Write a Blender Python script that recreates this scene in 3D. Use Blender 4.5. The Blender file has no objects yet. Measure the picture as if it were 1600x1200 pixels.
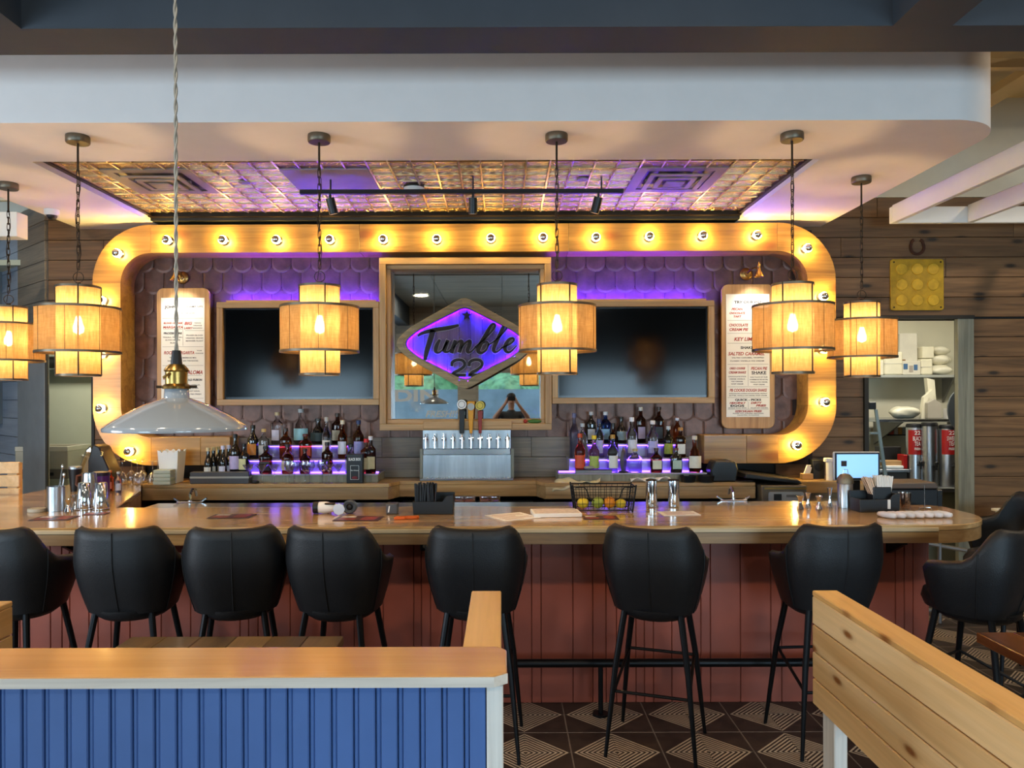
import bpy, bmesh, math, random
from mathutils import Vector, Matrix
random.seed(7)
sc = bpy.context.scene
COL = sc.collection
PI = math.pi
def R(d): return math.radians(d)
def S(h):
    h = h.lstrip('#'); o = []
    for i in (0, 2, 4):
        c = int(h[i:i+2], 16) / 255
        o.append(c / 12.92 if c <= .04045 else ((c + .055) / 1.055) ** 2.4)
    return (*o, 1)

# ------------------------------------------------------------------ camera, world, light
CH = 1.75                                   # eye height; horizon row 620, vanishing column 785, focal length 1200 px
cam = bpy.data.cameras.new('camera'); cam.sensor_width = 36; cam.lens = 27
cam.shift_x = 15 / 1600; cam.shift_y = 20 / 1600; cam.clip_start = .02
co = bpy.data.objects.new('camera', cam); COL.objects.link(co)
co.location = (0, 0, CH); co.rotation_euler = (R(90), R(.2), 0)
sc.camera = co
def P(u, v, D): return Vector(((u - 785) / 1200 * D, D, CH - (v - 620) / 1200 * D))
def X(u, D): return (u - 785) / 1200 * D
def Z(v, D): return CH - (v - 620) / 1200 * D

w = bpy.data.worlds.new('world'); sc.world = w; w.use_nodes = True
w.node_tree.nodes['Background'].inputs[0].default_value = (.78, .88, 1, 1)
w.node_tree.nodes['Background'].inputs[1].default_value = 1.3
sc.view_settings.view_transform = 'Standard'; sc.view_settings.look = 'None'
sc.view_settings.gamma = 1; sc.view_settings.exposure = 0.45
sc.view_settings.use_curve_mapping = False
sc.cycles.use_denoising = True
sc.cycles.caustics_reflective = False; sc.cycles.caustics_refractive = False
sc.cycles.max_bounces = 9; sc.cycles.diffuse_bounces = 4; sc.cycles.glossy_bounces = 4
sc.cycles.transparent_max_bounces = 16; sc.cycles.transmission_bounces = 8
sc.cycles.sample_clamp_indirect = 6

def area(name, loc, rot, sx, sy, power, col, spread=180):
    l = bpy.data.lights.new(name, 'AREA'); l.shape = 'RECTANGLE'; l.size = sx; l.size_y = sy
    l.energy = power; l.color = col[:3]; l.spread = R(spread)
    o = bpy.data.objects.new(name, l); COL.objects.link(o); o.location = loc; o.rotation_euler = rot
    return o
DAY = (.78, .89, 1)
# area lamps added for daylight outside unseen shop-front windows and the left side window
for x, wd, pw in ((-4.25, 2.6, 200), (2.32, 1.85, 155), (4.6, 1.9, 130)):
    area('window_daylight', (x, -4.25, 1.55), (R(90), 0, 0), wd, 1.55, pw, DAY)
area('window_daylight', (-6.15, 1.15, 1.7), (R(90), 0, R(-90)), 2.2, 1.8, 125, DAY)
# unseen kitchen ceiling lamps lighting the rooms behind the two openings
area('kitchen_lamp', (4.0, 7.08, 2.95), (0, 0, 0), 1.2, .3, 30, (1, .93, .78))
area('kitchen_lamp', (-4.0, 7.42, 2.93), (0, 0, 0), .9, .3, 26, (1, .95, .8))

# ------------------------------------------------------------------ mesh helpers
class MB:
    def __init__(s): s.v = []; s.f = []
    def add(s, vs, fs):
        b = len(s.v); s.v += [tuple(p) for p in vs]; s.f += [tuple(b + i for i in f) for f in fs]; return s
    def box(s, x0, x1, y0, y1, z0, z1):
        vs = [(x, y, z) for z in (z0, z1) for y in (y0, y1) for x in (x0, x1)]
        return s.add(vs, [(0, 2, 3, 1), (4, 5, 7, 6), (0, 1, 5, 4), (2, 6, 7, 3), (0, 4, 6, 2), (1, 3, 7, 5)])
    def cone(s, a, b, r0, r1=None, n=12):
        r1 = r0 if r1 is None else r1
        a = Vector(a); b = Vector(b); d = (b - a).normalized()
        t = d.orthogonal().normalized(); q = d.cross(t)
        vs = []
        for c, r in ((a, r0), (b, r1)):
            for i in range(n):
                th = 2 * PI * i / n; vs.append(c + (t * math.cos(th) + q * math.sin(th)) * r)
        fs = [(i, (i + 1) % n, n + (i + 1) % n, n + i) for i in range(n)] + [tuple(range(n))[::-1], tuple(range(n, 2 * n))]
        return s.add(vs, fs)
    def lathe(s, prof, n=20, c=(0, 0, 0), axis='z', sx=1, sy=1):
        rings = []; vs = []
        for r, z in prof:
            if r < 1e-5: rings.append([len(vs)]); vs.append((0, 0, z))
            else:
                rings.append(list(range(len(vs), len(vs) + n)))
                vs += [(r * math.cos(2*PI*i/n) * sx, r * math.sin(2*PI*i/n) * sy, z) for i in range(n)]
        fs = []
        for a, b in zip(rings, rings[1:]):
            for i in range(n):
                j = (i + 1) % n
                if len(a) == 1 and len(b) == 1: continue
                if len(a) == 1: fs.append((a[0], b[j], b[i]))
                elif len(b) == 1: fs.append((a[i], a[j], b[0]))
                else: fs.append((a[i], a[j], b[j], b[i]))
        if axis == 'y': vs = [(x, z, y) for x, y, z in vs]
        if axis == '-y': vs = [(x, -z, y) for x, y, z in vs]
        return s.add([(x + c[0], y + c[1], z + c[2]) for x, y, z in vs], fs)
    def tube(s, path, r, n=6, closed=False):
        path = [Vector(p) for p in path]; m = len(path); vs = []
        ref = None
        for i, p in enumerate(path):
            a = path[(i - 1) % m] if closed or i > 0 else p
            b = path[(i + 1) % m] if closed or i < m - 1 else p
            d = (b - a).normalized()
            if ref is None: ref = d.orthogonal().normalized()
            t = (ref - d * ref.dot(d))
            t = t.normalized() if t.length > 1e-6 else d.orthogonal().normalized()
            ref = t; q = d.cross(t); rr = r[i] if isinstance(r, (list, tuple)) else r
            vs += [p + (t * math.cos(2*PI*k/n) + q * math.sin(2*PI*k/n)) * rr for k in range(n)]
        fs = []
        for i in range(m if closed else m - 1):
            j = (i + 1) % m
            fs += [(i*n+k, i*n+(k+1) % n, j*n+(k+1) % n, j*n+k) for k in range(n)]
        if not closed: fs += [tuple(range(n))[::-1], tuple(range((m-1)*n, m*n))]
        return s.add(vs, fs)
    def prism(s, poly, a0, a1, axis='y'):
        n = len(poly)
        def pt(p, a):
            return (p[0], a, p[1]) if axis == 'y' else ((p[0], p[1], a) if axis == 'z' else (a, p[0], p[1]))
        vs = [pt(p, a0) for p in poly] + [pt(p, a1) for p in poly]
        return s.add(vs, [tuple(range(n)), tuple(range(n, 2*n))[::-1]] + [(i, n+i, n+(i+1) % n, (i+1) % n) for i in range(n)])
    def strip(s, outer, inner, a0, a1, closed=False, axis='y'):
        """solid band between two matching outlines"""
        n = len(outer)
        def pt(p, a): return (p[0], a, p[1]) if axis == 'y' else (p[0], p[1], a)
        vs = [pt(p, a) for a in (a0, a1) for p in outer] + [pt(p, a) for a in (a0, a1) for p in inner]
        fs = []
        for i in range(n if closed else n - 1):
            j = (i + 1) % n
            fs += [(i, j, 2*n+j, 2*n+i), (n+i, 3*n+i, 3*n+j, n+j), (i, n+i, n+j, j), (2*n+i, 2*n+j, 3*n+j, 3*n+i)]
        if not closed: fs += [(0, 2*n, 3*n, n), (n-1, 2*n-1, 4*n-1, 3*n-1)]
        return s.add(vs, fs)
    def grid(s, fn, nu, nv, closeu=False):
        vs = [fn(i / (nu if closeu else nu - 1), j / (nv - 1)) for j in range(nv) for i in range(nu)]
        fs = [(j*nu+i, j*nu+(i+1) % nu, (j+1)*nu+(i+1) % nu, (j+1)*nu+i) for j in range(nv-1) for i in range(nu if closeu else nu-1)]
        return s.add(vs, fs)
    def sphere(s, c, r, n=14, m=9, sx=1, sy=1, sz=1):
        return s.lathe([(r * math.sin(PI*k/m), -r * math.cos(PI*k/m) * sz) for k in range(m+1)], n, c, sx=sx, sy=sy)
    def xf(s, M):
        s.v = [tuple(M @ Vector(p)) for p in s.v]; return s
    def mesh(s, name, m, bevel=0, smooth=False, angle=35, seg=1):
        me = bpy.data.meshes.new(name); me.from_pydata(s.v, [], s.f)
        bm = bmesh.new(); bm.from_mesh(me)
        bmesh.ops.recalc_face_normals(bm, faces=bm.faces)
        if bevel:
            es = [e for e in bm.edges if len(e.link_faces) == 2 and e.calc_face_angle(0) > R(30)]
            bmesh.ops.bevel(bm, geom=es, offset=bevel, segments=seg, affect='EDGES', profile=.5)
        bm.to_mesh(me); bm.free()
        if smooth:
            me.polygons.foreach_set('use_smooth', [True] * len(me.polygons))
            me.set_sharp_from_angle(angle=R(angle))
        me.materials.append(m)
        return me
    def build(s, name, m, parent=None, bevel=0, smooth=False, angle=35, seg=1):
        return link(name, s.mesh(name, m, bevel, smooth, angle, seg), parent)
def link(name, me, parent=None, loc=None, rz=0):
    o = bpy.data.objects.new(name, me); COL.objects.link(o)
    if parent is not None: o.parent = parent
    if loc is not None: o.location = loc
    if rz: o.rotation_euler = (0, 0, rz)
    return o
def bx(*a): return MB().box(*a)
def tag(o, label, cat, group=None, kind=None):
    o['label'] = label; o['category'] = cat
    if group: o['group'] = group
    if kind: o['kind'] = kind
    return o
def thing(name, label, cat, loc=(0, 0, 0), rz=0, group=None):
    o = bpy.data.objects.new(name, None); COL.objects.link(o); o.empty_display_size = .05
    o.location = loc; o.rotation_euler = (0, 0, rz)
    return tag(o, label, cat, group)
def struct(o, label=None):
    o['kind'] = 'structure'
    if label: o['label'] = label
    return o
def dup(root, loc, rz=0, label=None, group=None):
    def cp(o, par):
        c = o.copy(); COL.objects.link(c)
        if par is not None: c.parent = par
        for ch in o.children: cp(ch, c)
        return c
    r = cp(root, None); r.location = loc; r.rotation_euler = (0, 0, rz)
    if label: r['label'] = label
    if group: r['group'] = group
    return r
def text_mb(txt, size, loc, rot=None, shear=0, align='CENTER', bold=0, depth=0, space=1, wid=None):
    """lettering as real mesh (flat print or cut letters)"""
    c = bpy.data.curves.new('t', 'FONT'); c.body = txt; c.size = size; c.shear = shear; c.align_x = align
    c.offset = bold; c.extrude = depth; c.space_character = space; c.resolution_u = 3
    o = bpy.data.objects.new('t', c); COL.objects.link(o)
    dg = bpy.context.evaluated_depsgraph_get(); e = o.evaluated_get(dg); me = e.to_mesh()
    vs = [v.co.copy() for v in me.vertices]; fs = [tuple(p.vertices) for p in me.polygons]
    e.to_mesh_clear(); bpy.data.objects.remove(o); bpy.data.curves.remove(c)
    k = 1
    if wid and vs:
        W = max(p.x for p in vs) - min(p.x for p in vs); k = wid / W
    M = Matrix.Translation(loc) @ (rot if rot is not None else Matrix.Rotation(R(90), 4, 'X')) @ Matrix.Diagonal((k, 1, 1, 1))
    m = MB(); m.add([M @ p for p in vs], fs); return m
def rrect(x0, x1, z0, z1, r, n=6):
    p = []
    for cx, cz, a in ((x1-r, z1-r, 0), (x0+r, z1-r, 90), (x0+r, z0+r, 180), (x1-r, z0+r, 270)):
        p += [(cx + r*math.cos(R(a+90*i/n)), cz + r*math.sin(R(a+90*i/n))) for i in range(n+1)]
    return p
ORD = ['first', 'second', 'third', 'fourth', 'fifth', 'sixth', 'seventh', 'eighth', 'ninth', 'tenth', 'eleventh', 'twelfth', 'thirteenth']

# ------------------------------------------------------------------ materials
def nt(name):
    m = bpy.data.materials.new(name); m.use_nodes = True
    t = m.node_tree; return m, t, t.nodes['Principled BSDF']
def N(t, kind, **kw):
    n = t.nodes.new(kind)
    for k, v in kw.items(): setattr(n, k, v)
    return n
def math_(t, op, a, b=None, c=None):
    n = N(t, 'ShaderNodeMath', operation=op)
    for i, x in enumerate((a, b, c)):
        if x is None: continue
        if isinstance(x, (int, float)): n.inputs[i].default_value = x
        else: t.links.new(x, n.inputs[i])
    return n.outputs[0]
def mixc(t, fac, a, b, bt='MIX'):
    n = N(t, 'ShaderNodeMix', data_type='RGBA', blend_type=bt)
    for i, x in ((0, fac), (6, a), (7, b)):
        if isinstance(x, (int, float)): n.inputs[i].default_value = x
        elif isinstance(x, tuple): n.inputs[i].default_value = x
        else: t.links.new(x, n.inputs[i])
    return n.outputs[2]
def ocoord(t, rnd=True, k=37):
    tc = N(t, 'ShaderNodeTexCoord')
    if not rnd: return tc.outputs['Object'], None
    oi = N(t, 'ShaderNodeObjectInfo')
    vm = N(t, 'ShaderNodeVectorMath', operation='ADD')
    t.links.new(tc.outputs['Object'], vm.inputs[0])
    t.links.new(math_(t, 'MULTIPLY', oi.outputs['Random'], k), vm.inputs[1])
    return vm.outputs[0], oi.outputs['Random']
def mapped(t, src, scale):
    mp = N(t, 'ShaderNodeMapping'); mp.inputs['Scale'].default_value = scale; t.links.new(src, mp.inputs[0]); return mp.outputs[0]
def noise(t, src, scale, detail=4, rough=.55, dist=0):
    n = N(t, 'ShaderNodeTexNoise'); t.links.new(src, n.inputs['Vector'])
    n.inputs['Scale'].default_value = scale; n.inputs['Detail'].default_value = detail
    n.inputs['Roughness'].default_value = rough; n.inputs['Distortion'].default_value = dist
    return n.outputs['Fac']
def ramp(t, fac, stops):
    n = N(t, 'ShaderNodeValToRGB'); t.links.new(fac, n.inputs[0]); e = n.color_ramp.elements
    while len(e) < len(stops): e.new(.5)
    for el, (p, c) in zip(e, stops): el.position = p; el.color = c
    return n.outputs[0]
def bumpn(t, b, h, strength, dist=.01):
    n = N(t, 'ShaderNodeBump'); n.inputs['Strength'].default_value = strength; n.inputs['Distance'].default_value = dist
    t.links.new(h, n.inputs['Height']); t.links.new(n.outputs[0], b.inputs['Normal'])
def pm(name, col, rough=.5, metal=0, var=.08, vs=6, bump=0, bs=60, trans=0, ior=1.45, coat=0, emis=None, es=0, alpha=1):
    m, t, b = nt(name); col = S(col) if isinstance(col, str) else col
    b.inputs['Roughness'].default_value = rough; b.inputs['Metallic'].default_value = metal
    b.inputs['Transmission Weight'].default_value = trans; b.inputs['IOR'].default_value = ior
    b.inputs['Coat Weight'].default_value = coat; b.inputs['Alpha'].default_value = alpha
    co_, _ = ocoord(t, True)
    f = noise(t, co_, vs, 4)
    lo = tuple(c * (1 - var) for c in col[:3]) + (1,); hi = tuple(min(1, c * (1 + var)) for c in col[:3]) + (1,)
    t.links.new(ramp(t, f, [(.3, lo), (.7, hi)]), b.inputs['Base Color'])
    if bump: bumpn(t, b, noise(t, co_, bs, 3), bump, .004)
    if emis is not None:
        b.inputs['Emission Color'].default_value = emis; b.inputs['Emission Strength'].default_value = es
    return m
def wood(name, cols, axis='X', scale=1, rough=.5, knots=0, rnd=.25, fine=.35, coat=0, stretch=18, bump=.15, knotcol='5a3416', flat=None):
    m, t, b = nt(name); src, rv = ocoord(t)
    i = 'XYZ'.index(axis); sc3 = [stretch * scale] * 3; sc3[i] = 1.1 * scale
    v = mapped(t, src, sc3)
    g = noise(t, v, 1.0, 5, .6, .9)
    c = [S(x) for x in cols]
    base = ramp(t, g, [(.28, c[0]), (.5, c[1]), (.74, c[2])])
    s4 = [110 * scale] * 3; s4[i] = 3 * scale
    g2 = noise(t, mapped(t, src, s4), 1.0, 3)
    base = mixc(t, fine, base, ramp(t, g2, [(.3, (.45, .42, .4, 1)), (.62, (1, 1, 1, 1))]), 'MULTIPLY')
    if knots:
        s5 = [5.5] * 3; s5[i] = 1.9; vec = mapped(t, src, s5)
        vo = N(t, 'ShaderNodeTexVoronoi')
        if flat:      # knots laid out in the plane of the board's face
            vo.voronoi_dimensions = '2D'; sx_ = N(t, 'ShaderNodeSeparateXYZ'); cx_ = N(t, 'ShaderNodeCombineXYZ'); t.links.new(vec, sx_.inputs[0])
            for q_, ax_ in enumerate([a_ for a_ in range(3) if 'XYZ'[a_] != flat]): t.links.new(sx_.outputs[ax_], cx_.inputs[q_])
            vec = cx_.outputs[0]
        t.links.new(vec, vo.inputs['Vector']); vo.inputs['Scale'].default_value = knots
        k = ramp(t, vo.outputs['Distance'], [(.035, (1, 1, 1, 1)), (.07, (.5, .5, .5, 1)), (.085, (.2, .2, .2, 1)), (.14, (0, 0, 0, 1))])
        base = mixc(t, k, base, S(knotcol))
    h = N(t, 'ShaderNodeHueSaturation'); t.links.new(base, h.inputs['Color'])
    t.links.new(math_(t, 'MULTIPLY_ADD', rv, rnd, 1 - rnd / 2), h.inputs['Value'])
    t.links.new(h.outputs[0], b.inputs['Base Color'])
    b.inputs['Roughness'].default_value = rough; b.inputs['Coat Weight'].default_value = coat; b.inputs['Coat Roughness'].default_value = .12
    if bump: bumpn(t, b, g2, bump, .002)
    return m
def emit(name, col, strength):
    m, t, b = nt(name); b.inputs['Base Color'].default_value = col
    b.inputs['Emission Color'].default_value = col; b.inputs['Emission Strength'].default_value = strength
    return m
def glass(name, col, rough=.03, trans=1, ior=1.33, mixd=0):
    m, t, b = nt(name); c = S(col) if isinstance(col, str) else col
    b.inputs['Base Color'].default_value = c; b.inputs['Roughness'].default_value = rough
    b.inputs['Transmission Weight'].default_value = trans; b.inputs['IOR'].default_value = ior
    b.inputs['Specular IOR Level'].default_value = .6
    return m
def thin_glass(name, tint, gl=.12):
    m, t, b = nt(name); t.nodes.remove(b)
    tr = N(t, 'ShaderNodeBsdfTransparent'); tr.inputs[0].default_value = tint
    gs = N(t, 'ShaderNodeBsdfGlossy'); gs.inputs['Roughness'].default_value = .04
    lw = N(t, 'ShaderNodeLayerWeight'); lw.inputs[0].default_value = .25
    mx = N(t, 'ShaderNodeMixShader'); t.links.new(math_(t, 'ADD', math_(t, 'MULTIPLY', lw.outputs['Facing'], .75), gl), mx.inputs[0])
    t.links.new(tr.outputs[0], mx.inputs[1]); t.links.new(gs.outputs[0], mx.inputs[2])
    t.links.new(mx.outputs[0], t.nodes['Material Output'].inputs[0]); return m
def burlap(name):
    m, t, b = nt(name); t.nodes.remove(b)
    src, _ = ocoord(t)
    g = noise(t, mapped(t, src, (90, 90, 14)), 1, 4); g3 = noise(t, mapped(t, src, (14, 14, 160)), 1, 3)
    col = mixc(t, .5, ramp(t, g, [(.3, S('a9854f')), (.7, S('e6cd9c'))]), ramp(t, g3, [(.35, S('a07a45')), (.65, S('f0dcb0'))]), 'MULTIPLY')
    col = mixc(t, .5, col, S('c4a46c'))
    d = N(t, 'ShaderNodeBsdfDiffuse'); tl = N(t, 'ShaderNodeBsdfTranslucent'); tr = N(t, 'ShaderNodeBsdfTransparent')
    t.links.new(col, d.inputs[0]); t.links.new(col, tl.inputs[0])
    m1 = N(t, 'ShaderNodeMixShader'); m1.inputs[0].default_value = .45; t.links.new(d.outputs[0], m1.inputs[1]); t.links.new(tl.outputs[0], m1.inputs[2])
    m2 = N(t, 'ShaderNodeMixShader'); m2.inputs[0].default_value = .09; t.links.new(m1.outputs[0], m2.inputs[1]); t.links.new(tr.outputs[0], m2.inputs[2])
    t.links.new(m2.outputs[0], t.nodes['Material Output'].inputs[0]); return m
def tile_mat(name):
    m, t, b = nt(name); src, _ = ocoord(t, False)
    geo = N(t, 'ShaderNodeNewGeometry'); sp = N(t, 'ShaderNodeSeparateXYZ'); t.links.new(geo.outputs['Position'], sp.inputs[0])
    def cell(o, off): return math_(t, 'SUBTRACT', math_(t, 'FRACT', math_(t, 'DIVIDE', math_(t, 'SUBTRACT', o, off), .45)), .5)
    ax = math_(t, 'ABSOLUTE', cell(sp.outputs[0], .333 + .45 * 40 - .45 * 80)); ay = math_(t, 'ABSOLUTE', cell(sp.outputs[1], 4.0 - .45 * 80))
    d = math_(t, 'ADD', ax, ay)
    stripe = math_(t, 'GREATER_THAN', math_(t, 'FRACT', math_(t, 'MULTIPLY', d, 17)), .52)
    mask = math_(t, 'MULTIPLY', stripe, math_(t, 'LESS_THAN', d, .5))
    nz = noise(t, geo.outputs['Position'], 9, 4)
    dark = ramp(t, nz, [(.3, S('2a201c')), (.7, S('3d302a'))])
    c = mixc(t, mask, dark, S('b7a692'))
    gr = math_(t, 'GREATER_THAN', math_(t, 'MAXIMUM', ax, ay), .4915)
    c = mixc(t, gr, c, S('7d7068'))
    t.links.new(c, b.inputs['Base Color']); b.inputs['Roughness'].default_value = .5
    return m
def tin_mat(name, col, rough, metal, cell=.1525):
    m, t, b = nt(name); src, rv = ocoord(t, False)
    sp = N(t, 'ShaderNodeSeparateXYZ'); t.links.new(src, sp.inputs[0])
    fx = math_(t, 'SUBTRACT', math_(t, 'FRACT', math_(t, 'DIVIDE', math_(t, 'ADD', sp.outputs[0], 50*cell), cell)), .5)
    fy = math_(t, 'SUBTRACT', math_(t, 'FRACT', math_(t, 'DIVIDE', math_(t, 'ADD', sp.outputs[1], 50*cell), cell)), .5)
    r = math_(t, 'SQRT', math_(t, 'ADD', math_(t, 'MULTIPLY', fx, fx), math_(t, 'MULTIPLY', fy, fy)))
    a = math_(t, 'ARCTAN2', fy, fx)
    pet = math_(t, 'MULTIPLY', math_(t, 'COSINE', math_(t, 'MULTIPLY', a, 8)), .22)
    h = math_(t, 'SINE', math_(t, 'MULTIPLY', math_(t, 'ADD', r, math_(t, 'MULTIPLY', pet, r)), 34))
    h = math_(t, 'ADD', h, math_(t, 'MULTIPLY', noise(t, src, 14, 2), .5))
    bumpn(t, b, h, .7, .0035)
    f = noise(t, src, 3, 4); c = S(col)
    t.links.new(ramp(t, f, [(.3, tuple(x * .75 for x in c[:3]) + (1,)), (.7, c)]), b.inputs['Base Color'])
    b.inputs['Metallic'].default_value = metal; b.inputs['Roughness'].default_value = rough
    return m

AMBER = (1, .56, .12, 1); WARM = (1, .62, .25, 1); VIOLET = (.065, .012, 1, 1)
m_plank = wood('weathered_plank', ['54402a', '795a3c', '91704c'], 'X', .8, .6, knots=.7, rnd=.35, knotcol='2c231a', flat='Y')
m_plank_grey = wood('grey_plank', ['6a655c', '837a6c', '958a78'], 'X', .8, .6, rnd=.3, knotcol='3a322a')
m_plank_blue = wood('blue_grey_siding', ['7f8b9d', '8d99ab', '97a3b4'], 'X', .6, .6, rnd=.12, fine=.1)
m_greypost = pm('grey_paint', '7f868c', .6)
m_greytrim = wood('grey_trim_wood', ['6e6d60', '8a8a7a', '9c9c8c'], 'Z', .8, .6, rnd=.1)
m_marq = wood('marquee_pine', ['8c5e28', 'b4843c', 'c8984e'], 'X', .6, .45, knots=.3, rnd=.2, coat=.25, knotcol='8a5524', flat='Y')
m_frame = wood('honey_oak', ['a67a48', 'bf9560', 'cda874'], 'X', .8, .45, rnd=.12)
m_framez = wood('honey_oak_upright', ['a67a48', 'bf9560', 'cda874'], 'Z', .8, .45, rnd=.12)
m_bar = wood('hickory_top', ['9a6e40', 'cba169', 'e6c896'], 'X', .55, .16, knots=0, rnd=.35, coat=.55, stretch=12, bump=.03)
m_bar_edge = wood('hickory_edge', ['7d5836', 'ab8250', 'd2ae7a'], 'X', .55, .35, rnd=.5, coat=.2, stretch=14)
m_bar_dark = wood('walnut_edge', ['5d4531', '836544', 'a98859'], 'X', .6, .4, rnd=.5, stretch=14)
m_bark = wood('pale_edge', ['b79b72', 'cdb48c', 'dcc8a4'], 'X', .6, .4, rnd=.2, stretch=14)
m_back = wood('backbar_hickory', ['96703f', 'c39a62', 'd8b681'], 'X', .6, .3, rnd=.3, coat=.3, stretch=12)
m_backf = wood('backbar_fascia', ['8f7450', 'b0946a', 'c7ad82'], 'X', .6, .4, rnd=.3, stretch=12)
m_cap = wood('booth_cap', ['b07c48', 'c6935c', 'd1a26c'], 'X', .45, .22, rnd=.05, coat=.35, stretch=10, fine=.15)
m_capedge = wood('booth_cap_edge', ['c4bcb0', 'dad4ca', 'e6e1d8'], 'X', .6, .5, rnd=.05)
m_pine = wood('knotty_pine', ['d2a368', 'e2ba82', 'ecc996'], 'Y', .55, .45, knots=1.15, rnd=.14, stretch=14, fine=.18, knotcol='8a5527', flat='X')
m_pinetop = wood('pine_cap', ['d29a56', 'e2b06c', 'eabc7c'], 'Y', .55, .4, knots=1.1, rnd=.1, stretch=14, fine=.15, knotcol='8a5527', flat='Z')
m_white_post = wood('whitewashed_post', ['c9c9c4', 'dedcd6', 'ebe9e4'], 'Z', .6, .55, rnd=.1)
m_table = wood('walnut_table', ['3d2313', '6d4021', '94622f'], 'Y', .6, .25, rnd=.4, coat=.4, stretch=12)
m_table_dark = wood('table_plank', ['4b3a28', '6f5638', '8a6c46'], 'Y', .6, .35, rnd=.6, coat=.2, stretch=12)
m_blue = pm('blue_paint', '4c6ca6', .45, var=.05)
m_bluegroove = pm('blue_groove', '425d8c', .5, var=.05)
m_red = pm('barn_red_paint', '985040', .42, var=.12, vs=3)
m_redback = pm('barn_red_backing', '5c261d', .6)
m_drywall = pm('soffit_paint', 'f3e9e2', .7, var=.02)
m_drywall2 = pm('upper_wall_paint', 'd6d5c8', .75, var=.03)
m_deck = pm('roof_deck', 'c9b792', .8, var=.05)
m_white = pm('white_paint', 'e8e6e0', .55, var=.02)
m_navy = pm('charcoal_paint', '3c434b', .6, var=.05)
m_ply = wood('grey_plywood', ['8f8676', 'a89d8a', 'b5aa96'], 'X', .5, .6, rnd=.25)
m_black = pm('black_plastic', '17181b', .4)
m_blackm = pm('black_metal', '16171a', .38, .6)
m_leather = pm('black_leather', '131519', .45, bump=.35, bs=220, var=.1)
m_seam = pm('seam_thread', '0c0d10', .6)
m_bronze = pm('bronze_metal', '6d6455', .42, .8)
m_dkbronze = pm('dark_bronze', '3a2f24', .45, .8)
m_brass = pm('aged_brass', 'a8854a', .3, 1)
m_steel = pm('stainless', 'c9ccd0', .22, 1, var=.05)
m_steelb = pm('brushed_steel', 'b9bcc0', .34, 1, var=.06, vs=3)
m_brushed = wood('brushed_panel', ['8f969c', 'b4bac0', 'dde2e6'], 'Z', .5, .3, rnd=.05, stretch=8, fine=.15); m_brushed.node_tree.nodes['Principled BSDF'].inputs['Metallic'].default_value = 1
m_chrome = pm('chrome', 'dfe2e6', .08, 1, var=.02)
m_mirror = pm('mirror_glass', 'c9d2d6', .015, 1, var=.01)
m_tvglass = pm('tv_glass', '040506', .12, 0, var=.02); m_tvglass.node_tree.nodes['Principled BSDF'].inputs['Specular IOR Level'].default_value = .22
m_tin = tin_mat('pressed_tin', 'c0a47c', .24, 1)
m_tinrib = pm('tin_rib', 'd8c4a0', .3, 1)
m_scale = pm('copper_scale', '66493e', .38, .35, var=.35, vs=9, bump=.3, bs=40)
m_scaleback = pm('copper_back', '2d211d', .6, .3)
m_dark = pm('dark_trim', '26241f', .6)
m_vent = pm('vent_paint', '8d7f74', .5, var=.05)
m_burlap = burlap('burlap_shade')
m_bulb = emit('lantern_bulb_glow', (1, .66, .32, 1), 430)
m_globe = emit('globe_bulb_glow', (1, .69, .19, 1), 92)
m_led = emit('violet_led', VIOLET, 380)
m_ledsign = emit('violet_sign_led', (.028, .001, 1, 1), 1150)
m_ledstep = emit('violet_step_led', (.17, .06, 1, 1), 10)
m_tile = tile_mat('floor_tile_print')
m_paper = pm('paper', 'f2f0ea', .6, var=.02)
m_ink = pm('black_ink', '2c2a2c', .7)
m_redink = pm('red_ink', 'a8392b', .7)
m_enamel = pm('enamel', '9ba2aa', .13, coat=.8, var=.02)
m_enamelw = pm('enamel_white', 'eeeeea', .25)
m_cord = pm('cloth_cord', '9a968c', .8)

# ================================================================== SETTING
SOF = 3.235; YW = 6.75
# ---- floor
fl = bx(-6, 6, -4.1, 6.79, -.12, -.003).build('floor', m_tile); struct(fl)
bx(-6, 6, 6.79, 9.2, -.12, -.003).build('kitchen_floor_slab', pm('quarry_floor', '5c4a40', .6), fl)
tm = bx(.0015, .2235, .0015, .2235, -.016, 0).mesh('floor_tile', m_tile, .0008)
xs0 = .333 - .45 * 7
for i in range(30):
    for j in range(10):
        x = xs0 + i * .225; y = 4.45 - .225 * (j + 1)
        if (j < 5) or (j < 9 and -.6 < x < 2.7):
            link('tile', tm, fl, (x, y, 0))
struct(bx(2.2, 2.6, 4.75, 5.0, -.003, .004).build('floor_drain_plate', m_steelb, fl))
# ---- back wall with openings
OL = (-4.01, -3.594); OR = (3.206, 4.06); OT = 2.42
wb = MB()
wb.box(-4.02, OL[0], 6.79, 6.9, OT, 4.4)
wb.box(OL[1], OR[0], 6.79, 6.9, 0, 4.4).box(OL[0], OL[1], 6.79, 6.9, OT, 4.4).box(OR[0], OR[1], 6.79, 6.9, OT, 4.4).box(OR[1], 6, 6.79, 6.9, 0, 4.4)
wallb = struct(wb.build('wall_back', m_dark))
rowh = .1755; zt = 3.314 + rowh
def planks(x0, x1, z_lo, z_hi, y=6.75, mat=m_plank, joints=(), par=wallb, name='plank'):
    k = 0; z1 = zt
    while z1 > z_lo + .02:
        z0 = max(z1 - rowh, z_lo); a = min(z1, z_hi)
        if a - z0 > .02:
            cuts = [x0] + ([joints[k % len(joints)]] if joints and x0 + .15 < joints[k % len(joints)] < x1 - .15 else []) + [x1]
            for c0, c1 in zip(cuts, cuts[1:]):
                bx(c0 + .001, c1 - .001, y, y + .03, z0 + .003, a - .001).build(name, mat, par, .003)
        z1 -= rowh; k += 1
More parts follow.
